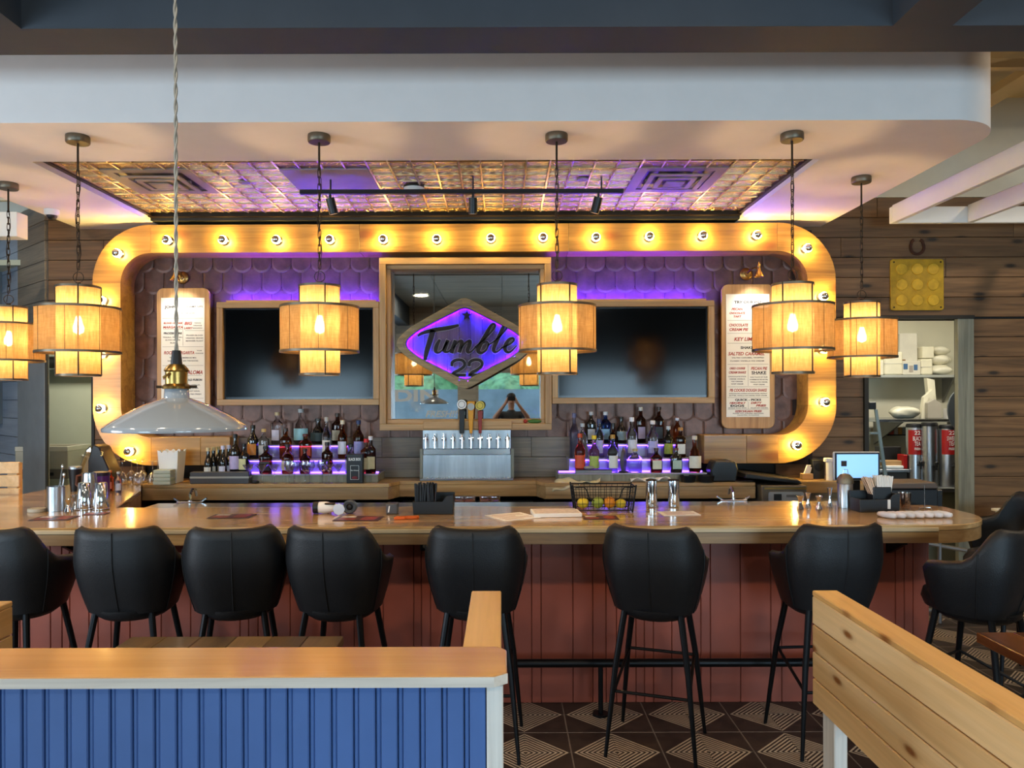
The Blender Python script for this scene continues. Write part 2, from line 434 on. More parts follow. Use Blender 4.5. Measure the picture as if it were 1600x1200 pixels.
planks(-3.99, -2.6, OT, 9, joints=(-3.3, -2.9, -3.5))
planks(OL[1], -3.15, 0, OT)
planks(2.4, 5.9, OT, 9, joints=(3.3, 4.5, 2.98, 3.9, 5.0, 2.85))
planks(2.4, OR[0], 0, OT)
planks(4.13, 5.9, 0, OT, joints=(4.9, 5.3, 4.6))
# upper painted wall and roof deck
struct(bx(-6, 6, 6.74, 6.79, zt, 4.36).build('wall_upper', m_drywall2))
struct(bx(-6, 6, -4.1, 6.8, 4.36, 4.46).build('ceiling', m_deck))
# ---- jambs of the right opening
t1 = struct(MB().box(3.988, 4.13, 6.72, 6.775, 0, OT).build('trim_1', m_greytrim, None, .004))
t2 = struct(bx(3.19, 4.13, 6.71, 6.9, OT, OT + .03).build('trim_2', m_dark))
t3 = struct(bx(3.17, 3.206, 6.72, 6.9, 0, OT).build('trim_3', m_dark))
struct(bx(OL[0] - .012, OL[0] + .008, 6.75, 6.77, 0, OT).build('trim_4', m_dark))
struct(bx(OL[1] - .015, OL[1] + .01, 6.74, 6.9, 0, OT).build('trim_5', m_dark))
# ---- kitchen rooms behind the openings
kr = MB().box(2.95, 5.3, 8.55, 8.65, 0, 3).box(2.9, 2.98, 6.9, 8.6, 0, 3).box(5.25, 5.35, 6.9, 8.6, 0, 3).box(2.9, 5.35, 6.9, 8.65, 3, 3.05)
struct(kr.build('wall_kitchen_right', pm('kitchen_paint', 'dcd9c6', .6, var=.02)))
kl = MB().box(-5.9, -3.1, 8.3, 8.4, 0, 3).box(-3.2, -3.1, 6.9, 8.35, 0, 3).box(-5.6, -3.1, 7.2, 8.4, 3, 3.05)
struct(kl.build('wall_kitchen_left', pm('kitchen_panel', 'c9cdb6', .5, var=.02)))
# ---- angled wall at the left
ang = math.atan2(-.51, .56)
wl = bx(-2.9, -.4, .035, .12, 0, 4.36).build('wall_left_angle', m_dark); wl.location = (-4.02, 6.75, 0); wl.rotation_euler = (0, 0, ang); struct(wl)
z1 = zt
k = 0
while z1 > .05:
    z0 = max(z1 - rowh, .0)
    if z0 > 2.05: bx(-.757, -.001, 0, .035, z0 + .003, z1 - .001).build('plank', m_plank_grey, wl, .003)
    bx(-2.9, -.76, 0, .035, z0 + .003, z1 - .001).build('siding_board', m_plank_blue, wl, .003)
    z1 -= rowh; k += 1
bx(-.757, -.001, -.004, .035, 0, 2.11).build('post_panel', m_greypost, wl, .003)
bx(-2.9, .02, .0, .035, zt, 4.36).build('upper_panel', m_drywall2, wl)
# picture frame hung on the siding
pf = thing('wall_frame', 'grey framed panel on blue siding at the left edge', 'picture frame', (-3.99, 6.75, 0), ang)
pf2 = (-1.95, -1.26, 1.5, 3.05)
o = rrect(*pf2, .003, 1); i_ = rrect(pf2[0]+.07, pf2[1]-.07, pf2[2]+.07, pf2[3]-.07, .003, 1)
MB().strip(o, i_, -.06, -.005, True).build('frame', pm('frame_grey', '6a7177', .5), pf)
bx(pf2[0]+.06, pf2[1]-.06, -.02, -.005, pf2[2]+.06, pf2[3]-.06).build('panel', pm('panel_grey', 'a9b4ba', .3), pf)
# ---- soffit over the bar
RX0, RX1, RY0, RY1 = -2.95, 2.0, 4.82, 6.45
def arc(cx, cy, r, a0, a1, n=14): return [(cx + r*math.cos(R(a0+(a1-a0)*i/n)), cy + r*math.sin(R(a0+(a1-a0)*i/n))) for i in range(n+1)]
FY = 4.14
out = [(-3.7, 6.745), (-3.7, FY)] + arc(2.8 - .36, FY + .36, .36, -90, 0) + [(2.8, 6.745)]
so = MB().prism(out, 3.30, 4.35, 'z')
so.prism([(-3.7, RY0), (-3.7, FY)] + arc(2.8 - .36, FY + .36, .36, -90, 0) + [(2.8, RY0)], SOF, 3.30, 'z')
so.box(-3.7, RX0, RY0, 6.745, SOF, 3.30).box(RX1, 2.8, RY0, 6.745, SOF, 3.30)
soffit = struct(so.build('ceiling_soffit', m_drywall, None, 0, True, 20))
tr = MB().box(RX0, RX1, RY1, 6.6, SOF + .004, 3.30).box(RX0, RX1, 6.6, 6.745, SOF - .0, 3.30)
struct(tr.build('trim_6', m_dark))  # back trim and soffit underside; the underside's shadow is put into the colour
tr = MB().box(RX0, RX0 + .03, RY0, RY1, 3.27, 3.3).box(RX1 - .03, RX1, RY0, RY1, 3.27, 3.3).box(RX0, RX1, RY1 - .05, RY1, 3.262, 3.3).box(RX0, RX1, RY0, RY0 + .03, 3.27, 3.3)
struct(tr.build('trim_7', m_dkbronze))
# tin ceiling panels
tin = struct(bx(RX0, RX1, RY0, RY1, 3.295, 3.30).build('ceiling_tin', m_dark))
xe = [-2.92, -2.71, -2.105, -1.5, -.895, -.29, .315, .92, 1.525, 1.97]; ye = [4.85, 5.15, 5.755, 6.36, 6.4]
for i in range(9):
    for j in range(3):
        if j == 1 and i in (1, 3, 7): continue
        x0, x1, y0, y1 = xe[i], xe[i+1], ye[j], ye[j+1]
        sx, sy = x1 - x0, y1 - y0
        pmn = MB().box(.003, sx - .003, .003, sy - .003, .003, .009)
        q = pmn.mesh('tin_panel', m_tin); po = link('tin_panel', q, tin, (x0, y0, 3.285))
        rb = MB()
        for g in range(1, int(sx / .151) + 1):
            if g * .15125 < sx - .02: rb.box(g * .15125 - .005, g * .15125 + .005, .004, sy - .004, -.005, .005)
        for g in range(1, int(sy / .151) + 1):
            if g * .15125 < sy - .02: rb.box(.004, sx - .004, g * .15125 - .005, g * .15125 + .005, -.005, .005)
        rb.box(0, .012, 0, sy, -.004, .004).box(0, sx, 0, .012, -.004, .004)
        link('rib', rb.mesh('rib', m_tinrib), po)
def vent(x0, y0, label):
    t = thing('ceiling_vent', label, 'vent', (x0, y0, 3.292), 0)
    s = .605
    def ring(a, b, z0, z1): return MB().strip([(a, a), (s-a, a), (s-a, s-a), (a, s-a)], [(b, b), (s-b, b), (s-b, s-b), (b, s-b)], z0, z1, True, 'z')
    ring(.0, .07, -.012, .0).build('frame', m_vent, t)
    bx(.07, s-.07, .07, s-.07, -.004, -.001).build('throat', m_black, t)
    for a, b, z in ((.10, .135, -.03), (.17, .205, -.034)): ring(a, b, z, z + .008).build('louver', m_vent, t)
    bx(.235, s-.235, .235, s-.235, -.04, -.032).build('centre_plate', m_vent, t, .003)
    MB().box(.1, .12, .29, .31, -.03, 0).box(s-.12, s-.1, .29, .31, -.03, 0).build('bracket', m_vent, t)
vent(-2.71, 5.15, 'square ceiling diffuser in tin ceiling above the left television')
vent(.92, 5.15, 'square ceiling diffuser in tin ceiling above the right television')
ap = bx(0, .6, 0, .6, -.012, 0).build('access_panel', pm('access_paint', '8f8394', .55), None, .003); ap.location = (-1.498, 5.152, 3.29)
tag(ap, 'flat smooth access panel set in the tin ceiling', 'panel')
# ---- dark beams and ceiling above the seats
bm_ = MB().box(-6, 6, 3.345, 3.6, 3.36, 4.3).box(1.706, 1.965, -4, 3.345, 3.36, 4.3).box(-2.35, -2.09, -4, 3.345, 3.36, 4.3)
struct(bm_.build('ceiling_beam', m_navy))
struct(bx(-6, 6, .6, 3.4, 3.95, 4.0).build('ceiling_dark', m_navy))
cpw = struct(bx(-6, 6, -4, .6, 3.8, 3.9).build('ceiling_plywood', m_ply))
for i in range(6):
    for j in range(3): bx(-3.6 + i*1.2 + .004, -2.4 + i*1.2 - .004, -4 + j*1.5 + .004, -2.5 + j*1.5 - .004, 3.78, 3.799).build('plywood_panel', m_ply, cpw)
# round ceiling lamps added to light the room, behind and beside the viewer
for k, (lx_, ly_) in enumerate(((-1.3, 1.3), (1.0, 1.3), (-3.2, 1.3), (3.4, 1.3), (-1.6, -1.8), (1.6, -1.8), (4.9, 4.6), (-5.0, 4.6))):
    zc = 4.36 if ly_ > 4 else (3.95 if ly_ > .6 else 3.775)
    t = thing('ceiling_lamp', 'round flush ceiling lamp above ' + ('the foreground booth at left', 'the foreground booth at right', 'the far left booth', 'the far right table', 'the window side at left', 'the window side at right', 'the walkway right of the bar', 'the walkway left of the bar')[k], 'ceiling lamp', (lx_, ly_, zc), 0, 'flush ceiling lamps over the dining area')
    MB().lathe([(0, 0), (.17, 0), (.17, -.03), (.15, -.03), (.15, -.012), (0, -.012)], 24).build('housing', m_white, t, 0, True)
    l_ = bpy.data.lights.new('ceiling_lamp_light', 'AREA'); l_.shape = 'DISK'; l_.size = .28; l_.energy = (19, 19, 24, 30, 24, 24, 34, 26)[k]; l_.color = (1, .80, .56)
    lo = bpy.data.objects.new('ceiling_lamp_light', l_); COL.objects.link(lo); lo.location = (lx_, ly_, zc - .016)
# roof joists and pergola at the right, pergola at the left
js = thing('roof_joist', 'cream open-web roof joist under the deck at upper right', 'joist', (2.9, 5.2, 4.0))
bx(0, 3, 0, .06, .27, .34).build('top_chord', m_deck, js); bx(0, 3, 0, .06, -.03, .03).build('bottom_chord', m_deck, js)
for k in range(6): MB().cone((k*.5, .03, .28 if k % 2 else .02), (k*.5+.5, .03, .02 if k % 2 else .28), .014, n=8).build('web_bar', m_deck, js)
js2 = bx(3.7, 3.86, 4.2, 6.7, 4.02, 4.08).build('conduit_channel', m_deck); tag(js2, 'cream channel strut running under the deck at upper right', 'strut')
def board(name, b, label, m=m_white, group=None):
    o = bx(*b).build(name, m, None, .004); return tag(o, label, 'beam', group)
board('pergola_beam', (3.20, 5.9, 6.30, 6.345, 3.165, 3.30), 'white pergola cross beam in front of plank wall at right')
for k, x in enumerate((3.20, 3.82, 4.44)):
    board('pergola_rafter', (x, x + .045, 3.2 if k else 3.1, 6.298, 3.165, 3.31), ['white pergola rafter nearest the bar at right', 'second white pergola rafter from the bar at right', 'third white pergola rafter from the bar at right'][k])
board('pergola_beam', (-5.8, -3.80, 6.02, 6.16, 3.02, 3.215), 'white beam end against grey planks at upper left')
# camera dome
cd = thing('security_camera', 'small white dome security camera under the soffit at left', 'camera', (X(82, 6.05), 6.05, SOF))
MB().lathe([(0, 0), (.055, 0), (.055, -.03), (.05, -.045), (.0, -.045)], 18).build('housing', m_white, cd, 0, True)
MB().lathe([(.04, -.044), (.037, -.06), (.022, -.075), (0, -.08)], 16).build('dome', m_black, cd, 0, True)
# ---- room behind the camera (seen in the mirror)
WZ0, WZ1 = .75, 2.35
wins = [(-5.6, -2.9), (-2.6, -.95), (-.6, .95), (1.35, 3.3), (3.6, 5.6)]  # outer three added to let daylight in; middle pair shows in the mirror
br = MB().box(-6, 6, -4.2, -4.0, 0, WZ0).box(-6, 6, -4.2, -4.0, WZ1, 4.4)
e = [-6] + [v for w_ in wins for v in w_] + [6]
for a, b in zip(e[::2], e[1::2]): br.box(a, b, -4.2, -4.0, WZ0, WZ1)
wr = struct(br.build('wall_rear', m_ply))
for k in range(10):
    for r_ in range(2):
        bx(-6 + k*1.2 + .004, -6 + k*1.2 + 1.196, -4.0, -3.985, WZ1 + .08 + r_*.76, WZ1 + .08 + r_*.76 + .752).build('plywood_panel', m_ply, wr)
m_pane = thin_glass('window_glass', (.8, .9, .95, 1), .06)
for k, (a, b) in enumerate(wins):
    wn = MB().strip([(a, WZ0), (b, WZ0), (b, WZ1), (a, WZ1)], [(a+.06, WZ0+.06), (b-.06, WZ0+.06), (b-.06, WZ1-.06), (a+.06, WZ1-.06)], -4.1, -4.0, True).build('window_%d' % (k+1), m_ply)
    struct(wn)
    bx(a+.05, b-.05, -4.06, -4.052, WZ0+.05, WZ1-.05).build('pane', m_pane, wn)
    if k in (1, 2):
        rot = None
        if k == 1:
            text_mb('DIN', .36, (-1.95, -4.045, 1.66), None, 0, 'CENTER', .012, 0, 1, 1.0).build('window_lettering', m_white, wn)
            text_mb('FRESH!!', .2, (-1.4, -4.045, 1.3), None, .3, 'CENTER', .006, 0, 1, .72).build('window_lettering', m_white, wn)
# leafy bank outside the rear windows
bk = MB().grid(lambda u, v: (-12 + 24*u, -13 - 2*v + .5*math.sin(u*40)*math.sin(v*9), 1.5 + 2.4*v + .25*math.sin(u*63+v*4)), 60, 12)
tag(bk.build('hedge_bank', pm('leaf_green', 'a8d69a', .8, var=.5, vs=4), None, 0, True, 180), 'green leafy bank outside the front windows', 'hedge')
tag(bx(-12, 12, -12.4, -12, -.1, 2.0).build('street_wall', pm('street_grey', 'b4c0c6', .7, var=.25, vs=1.5)), 'pale blue building front across the street outside', 'building')
pvm = struct(bx(-12, 12, -15, -4.2, -.2, -.1).build('ground_pavement', pm('pavement', '9aa0a4', .8)))
ws = struct(MB().box(-6.1, -6, -4.1, .0, 0, 4.4).box(-6.1, -6, .0, 9, 0, .75).box(-6.1, -6, 0, 9, 2.65, 4.4).box(-6.1, -6, 2.3, 9, .75, 2.65).build('wall_left', m_plank_blue))
struct(bx(6, 6.1, -4.1, 9, 0, 4.4).build('wall_right', m_plank_grey))
# ================================================================== BACK BAR
# ---- copper scale wall inside the marquee
FX0, FX1, FZ0, FZ1, FW, FR = -3.456, 2.817, 1.181, 3.212, .238, .49
YF = 6.48
cw = struct(bx(FX0 + .1, FX1 - .1, 6.735, 6.75, 1.15, 3.2).build('wall_scale_backing', m_scaleback))
def scale_mesh():
    wd, h = .17, .245
    pts = [(.001, h), (wd-.001, h), (wd-.001, .075)] + [(wd/2 + (wd/2-.001)*math.cos(R(-a)), .075 + .07*math.sin(R(-a))) for a in range(18, 180, 18)] + [(.001, .075)]
    m = MB(); n = len(pts)
    # tilted plate, bottom proud of the top
    def yy(z): return -.003 - .009 * (1 - z / h)
    c = (wd/2, h*.5)
    inn = [((p[0]-c[0])*.82 + c[0], (p[1]-c[1])*.84 + c[1]) for p in pts]
    vs = [(p[0], 0, p[1]) for p in pts] + [(p[0], yy(p[1]), p[1]) for p in pts] + [(p[0], yy(p[1]) - .003, p[1]) for p in inn] 
    fs = [(i, (i+1) % n, n+(i+1) % n, n+i) for i in range(n)] + [(n+i, n+(i+1) % n, 2*n+(i+1) % n, 2*n+i) for i in range(n)] + [tuple(range(2*n, 3*n))]
    return m.add(vs, fs).mesh('scale', m_scale)
sm = scale_mesh()
for r_ in range(10):
    z = 1.335 + r_ * .188
    for c_ in range(-1, 34):
        x = -3.22 + c_ * .172 + (.086 if r_ % 2 else 0)
        if x > 2.47 or x < -3.32 or z > 2.86: continue
        # rows wholly behind the televisions and mirror are left out
        if 1.70 < z and z + .245 < 2.5 and (-2.40 < x and x + .17 < 1.78): continue
        link('scale', sm, cw, (x, 6.735, z))
# grey boards between steps and copper
gb = thing('wainscot', 'grey weathered plank wainscot behind the beer taps', 'wainscot', (0, 0, 1.05))
for k, (a, b) in enumerate([(-2.3, -1.25), (-1.25, -.62), (-.62, .05), (.05, .62), (.62, 1.70)]):
    for r_ in range(2):
        off = .2 if r_ else 0
        bx(a + off*(k > 0) + .001, b + off*(k < 4) - .001, 6.685, 6.715, r_*.176 + .002, r_*.176 + .174).build('plank', m_plank_grey, gb, .002)
# ---- marquee frame
mq = thing('marquee_frame', 'rounded pine marquee frame with glowing globe bulbs around the back bar', 'marquee', (0, 0, 0))
def qa(cx, cz, r, a0, a1, n=14): return [(cx + r*math.cos(R(a0+(a1-a0)*i/n)), cz + r*math.sin(R(a0+(a1-a0)*i/n))) for i in range(n+1)]
ri = FR - FW
xa, xb, za, zb = FX0 + FR, FX1 - FR, FZ0 + FR, FZ1 - FR
YB = 6.733
for cx, cz, a0 in ((xa, zb, 180), (xb, zb, 90), (xb, za, 0), (xa, za, 270)):
    MB().strip(qa(cx, cz, FR, a0, a0-90), qa(cx, cz, ri, a0, a0-90), YF, YB).build('corner_panel', m_marq, mq, 0, True, 30)
def seg(pts):
    for p in pts: bx(*p).build('face_panel', m_marq, mq, .002)
for k in range(3):
    a = xa + (xb - xa) * k / 3; b = xa + (xb - xa) * (k + 1) / 3
    seg([(a + .001, b - .001, YF, YB, FZ1 - FW, FZ1)])
seg([(FX0, FX0 + FW, YF, YB, za, zb), (FX1 - FW, FX1, YF, YB, za, zb)])
seg([(xa + .001, -2.55, YF, YB, FZ0, FZ0 + FW), (-2.548, -2.3, YF, YB, FZ0, FZ0 + FW), (2.06, xb - .001, YF, YB, FZ0, FZ0 + FW), (1.70, 2.058, YF, YB, FZ0, FZ0 + FW)])
# globe bulbs, silver tipped
sock = MB().lathe([(0, 0), (.036, 0), (.04, -.008), (.03, -.022), (0, -.022)], 18, axis='y').mesh('socket', m_steelb, 0, True)
rB = .036
globe = MB().lathe([(.018, -.018), (.024, -.03)] + [(rB * math.sin(R(a)), -.055 + rB * math.cos(R(a))) for a in range(40, 125, 12)], 18, axis='y').mesh('bulb', m_globe, 0, True, 180)
bcap = MB().lathe([(.0365 * math.sin(R(a)), -.055 + .0365 * math.cos(R(a))) for a in range(120, 181, 10)], 18, axis='y').mesh('silver_cap', m_chrome, 0, True, 180)
bp = [(265, 375), (352, 375), (435, 375), (518, 375), (601, 375), (684, 375), (768, 374), (849, 373), (931, 373), (1014, 372), (1097, 371), (1181, 370),
      (188, 395), (1259, 391), (163, 468), (162, 552), (161, 636), (1284, 466), (1284, 548), (1286, 630), (205, 703), (1242, 697)]
for u, v in bp:
    p = P(u, v, YF)
    s_ = link('socket', sock, mq, (p.x, YF, p.z)); b_ = link('bulb', globe, mq, (p.x, YF, p.z)); link('silver_cap', bcap, b_)
# ---- mirror with stepped wooden frame
MX0, MX1, MZ0, MZ1 = -1.04, .417, 1.468, 2.93
mi = thing('bar_mirror', 'large mirror in stepped oak frame behind the violet sign', 'mirror', (0, 6.7, 0))
def fr(x0, x1, z0, z1, wdt, y0, y1, par, m1=m_frame, m2=m_framez):
    bx(x0, x1, y0, y1, z1-wdt, z1).build('frame_rail', m1, par, .003); bx(x0, x1, y0, y1, z0, z0+wdt).build('frame_rail', m1, par, .003)
    bx(x0, x0+wdt, y0, y1, z0+wdt, z1-wdt).build('frame_stile', m2, par, .003); bx(x1-wdt, x1, y0, y1, z0+wdt, z1-wdt).build('frame_stile', m2, par, .003)
fr(MX0, MX1, MZ0, MZ1, .055, -.2, .03, mi)
fr(MX0+.055, MX1-.055, MZ0+.055, MZ1-.055, .035, -.16, .0, mi)
bx(MX0+.08, MX1-.08, -.035, -.03, MZ0+.08, MZ1-.08).build('glass', m_mirror, mi)
bx(-.67, .08, -.212, -.2, MZ0+.01, MZ0+.08).build('ledge', m_frame, mi, .004)
# ---- televisions
def tv(x0, x1, z0, z1, label):
    t = thing('television', label, 'television', (0, 6.7, 0))
    fr(x0, x1, z0, z1, .05, -.19, .03, t)
    bx(x0+.05, x1-.05, -.14, -.02, z0+.05, z1-.05).build('housing', m_black, t)
    b0 = .062
    MB().strip([(x0+.05, z0+.05), (x1-.05, z0+.05), (x1-.05, z1-.05), (x0+.05, z1-.05)], [(x0+b0, z0+b0+.008), (x1-b0, z0+b0+.008), (x1-b0, z1-b0), (x0+b0, z1-b0)], -.15, -.138, True).build('bezel', pm('tv_bezel', '101113', .2), t)
    bx(x0+b0, x1-b0, -.144, -.139, z0+b0+.008, z1-b0).build('screen', m_tvglass, t)
    l = bx(x0+.06, x1-.06, -.045, -.03, z1+.003, z1+.014).build('led_strip', m_led, t)
    bx(x0+.04, x1-.04, -.078, -.07, z1+.0005, z1+.029).build('led_channel', m_frame, t); bx(x0+.04, x1-.04, -.07, -.03, z1+.0005, z1+.0025).build('led_channel', m_dark, t)  # upstand added to hold the violet light back from the soffit
tv(-2.42, -1.045, 1.685, 2.562, 'black television in oak frame left of the mirror')
tv(.422, 1.80, 1.69, 2.562, 'black television in oak frame right of the mirror')
# ---- the lit sign
sg = thing('bar_sign', 'violet lit diamond sign with black script lettering in front of mirror', 'sign', (-.31, 6.42, 2.194))
K = 6.42 / 1200
def sgp(a, b, r, n=8):
    """rounded diamond outline"""
    base = [(0, b), (-a*.80, b*.32), (-a, 0), (-a*.80, -b*.32), (0, -b), (a*.80, -b*.32), (a, 0), (a*.80, b*.32)]
    pts = []
    m_ = len(base); rr = [.10, .14, .3, .14, .10, .14, .3, .14]
    for i in range(m_):
        p0 = Vector(base[i-1]); p1 = Vector(base[i]); p2 = Vector(base[(i+1) % m_])
        d0 = (p0-p1); d2 = (p2-p1); q = min(rr[i]*a, d0.length*.48, d2.length*.48)
        A = p1 + d0.normalized()*q; B = p1 + d2.normalized()*q
        for k in range(n+1):
            t_ = k/n; pts.append(tuple((1-t_)**2*A + 2*t_*(1-t_)*p1 + t_**2*B))
    return pts
oo = sgp(.592, .388, 0); ii = sgp(.535, .328, 0)
npt = len(oo); seg_n = 12
for k in range(seg_n):
    a = round(k*npt/seg_n); b = round((k+1)*npt/seg_n)
    idx = [j % npt for j in range(a, b+1)]
    MB().strip([oo[j] for j in idx], [ii[j] for j in idx], -.06, .03).build('rim_block', wood('rim_wood_%d' % k, ['7b6a4c', 'a08a62', 'b89f74'], 'X', 1, .5, rnd=.3), sg, .002)
i2 = sgp(.531, .324, 0)
m_signw = wood('sign_boards', ['4c3c56', '6e5a7c', '826e98'], 'Z', .9, .5, rnd=.6, stretch=14)
for k in range(11):     # vertical boards clipped to the outline
    x0 = -.531 + k*.0966; x1 = x0 + .0945
    def clip(poly, xc, keep):
        r_ = []
        for i in range(len(poly)):
            p, q = poly[i], poly[(i+1) % len(poly)]
            ip = (p[0] >= xc) if keep else (p[0] <= xc); iq = (q[0] >= xc) if keep else (q[0] <= xc)
            if ip: r_.append(p)
            if ip != iq:
                t_ = (xc-p[0])/(q[0]-p[0]); r_.append((xc, p[1]+t_*(q[1]-p[1])))
        return r_
    pl = clip(clip(i2, x0, True), x1, False)
    if len(pl) > 2: MB().prism(pl, .0, .02).build('board', m_signw, sg)
i3 = sgp(.523, .316, 0)
MB().strip(ii, i3, -.0125, -.003, True).build('led_strip', m_ledsign, sg)
MB().strip(sgp(.516, .309, 0), sgp(.511, .304, 0), -.058, -.0125, True).build('rim_flange', m_dark, sg)  # shield added to keep the LED light on the boards
MB().strip(ii, sgp(.516, .309, 0), -.058, -.05, True).build('rim_lip', wood('lip_wood', ['7b6a4c', 'a08a62', 'b89f74'], 'X', 1, .5), sg)  # lip added to stop the LED strip shining forward
def ribbon(paths, dx=0, w_add=0, y0=-.03, y1=-.015, name='lettering', m=m_ink):
    """brush-stroke letters; points are (x, z, width) in sign units"""
    mb = MB()
    for path in paths:
        pts = []
        n = len(path)
        for i in range(n - 1):      # Catmull-Rom
            p0 = path[max(i-1, 0)]; p1 = path[i]; p2 = path[i+1]; p3 = path[min(i+2, n-1)]
            for s_ in range(5):
                t_ = s_/5
                pts.append([.5*((2*p1[c]) + (-p0[c]+p2[c])*t_ + (2*p0[c]-5*p1[c]+4*p2[c]-p3[c])*t_*t_ + (-p0[c]+3*p1[c]-3*p2[c]+p3[c])*t_**3) for c in range(3)])
        pts.append(list(path[-1]))
        L, Rr = [], []
        for i, p in enumerate(pts):
            a = pts[max(i-1, 0)]; b = pts[min(i+1, len(pts)-1)]
            d = Vector((b[0]-a[0], b[1]-a[1])); d = d.normalized() if d.length else Vector((1, 0))
            nrm = Vector((-d.y, d.x)); h = p[2]/2 + w_add
            e_ = d * (w_add if i == len(pts)-1 else (-w_add if i == 0 else 0))
            L.append((p[0]+nrm.x*h+e_.x, p[1]+nrm.y*h+e_.y)); Rr.append((p[0]-nrm.x*h+e_.x, p[1]-nrm.y*h+e_.y))
        mb.strip(L, Rr, y0, y1)
    return mb.build(name, m, sg)
def zp(x, y, wd): return (((x/5.714 + 590) - 727) * K, -((y/5.714 + 400) - 537) * K, wd/5.714*K)
def strokes(l): return [[zp(*p) for p in s_] for s_ in l]
letters = {
 'T': [[(362, 715, 14), (400, 690, 26), (500, 662, 34), (640, 640, 34), (728, 618, 20)], [(500, 660, 46), (470, 760, 46), (442, 850, 42), (428, 925, 26)]],
 'u': [[(560, 745, 20), (530, 800, 34), (522, 850, 30), (550, 862, 18), (590, 830, 14), (625, 765, 20)], [(632, 750, 32), (606, 815, 34), (602, 850, 28), (630, 856, 14), (660, 830, 12)]],
 'm': [[(698, 752, 28), (678, 810, 34), (662, 868, 30)], [(672, 830, 10), (720, 770, 16), (752, 758, 26), (752, 790, 32), (730, 862, 30)], [(742, 830, 10), (790, 772, 16), (826, 758, 26), (824, 790, 32), (804, 840, 32), (812, 862, 22), (842, 850, 14), (880, 810, 12)]],
 'b': [[(870, 815, 12), (960, 740, 12), (1040, 650, 14), (1048, 612, 16), (1018, 618, 22), (970, 700, 32), (915, 800, 36), (900, 850, 34), (930, 866, 24), (970, 840, 16), (990, 790, 14), (975, 765, 16), (945, 780, 10)]],
 'l': [[(985, 800, 12), (1070, 740, 12), (1150, 655, 14), (1166, 605, 16), (1136, 612, 24), (1085, 720, 32), (1040, 820, 34), (1046, 858, 26), (1080, 850, 14), (1115, 815, 12)]],
 'e': [[(1110, 820, 12), (1170, 795, 14), (1215, 760, 16), (1208, 735, 20), (1172, 750, 26), (1140, 805, 34), (1146, 850, 28), (1185, 858, 18), (1245, 800, 8)]],
}
m_edge = pm('letter_edge', 'cfcadc', .5)
for ch, st in letters.items():
    a = ribbon(strokes(st), name='letter', m=m_ink); b = ribbon(strokes(st), 0, .0045, -.014, 0, 'letter_outline', m_edge)
    a.parent = sg; b.parent = sg
def two(ox): return [[(ox, 985, 24), (ox+4, 950, 26), (ox+40, 928, 26), (ox+90, 930, 26), (ox+114, 955, 26), (ox+108, 985, 26), (ox+70, 1015, 26), (ox+20, 1040, 26), (ox+6, 1062, 26)], [(ox-8, 1063, 26), (ox+60, 1063, 26), (ox+126, 1063, 26)]]
for ox in (664, 820):
    ribbon(strokes(two(ox)), name='numeral', m=m_ink); ribbon(strokes(two(ox)), 0, .0045, -.014, 0, 'numeral_outline', m_edge)
star = [((.045 if k % 2 == 0 else .019)*math.sin(PI*k/5), (.045 if k % 2 == 0 else .019)*math.cos(PI*k/5)) for k in range(10)]
c_ = zp(800, 530, 0)
MB().prism([(p[0]+c_[0], p[1]+c_[1]) for p in star], -.02, 0).build('star', m_ink, sg)
MB().cone((-.25, 0, .26), (-.25, .235, .26), .006, n=8).cone((.25, 0, .26), (.25, .235, .26), .006, n=8).build('standoff', m_blackm, sg)

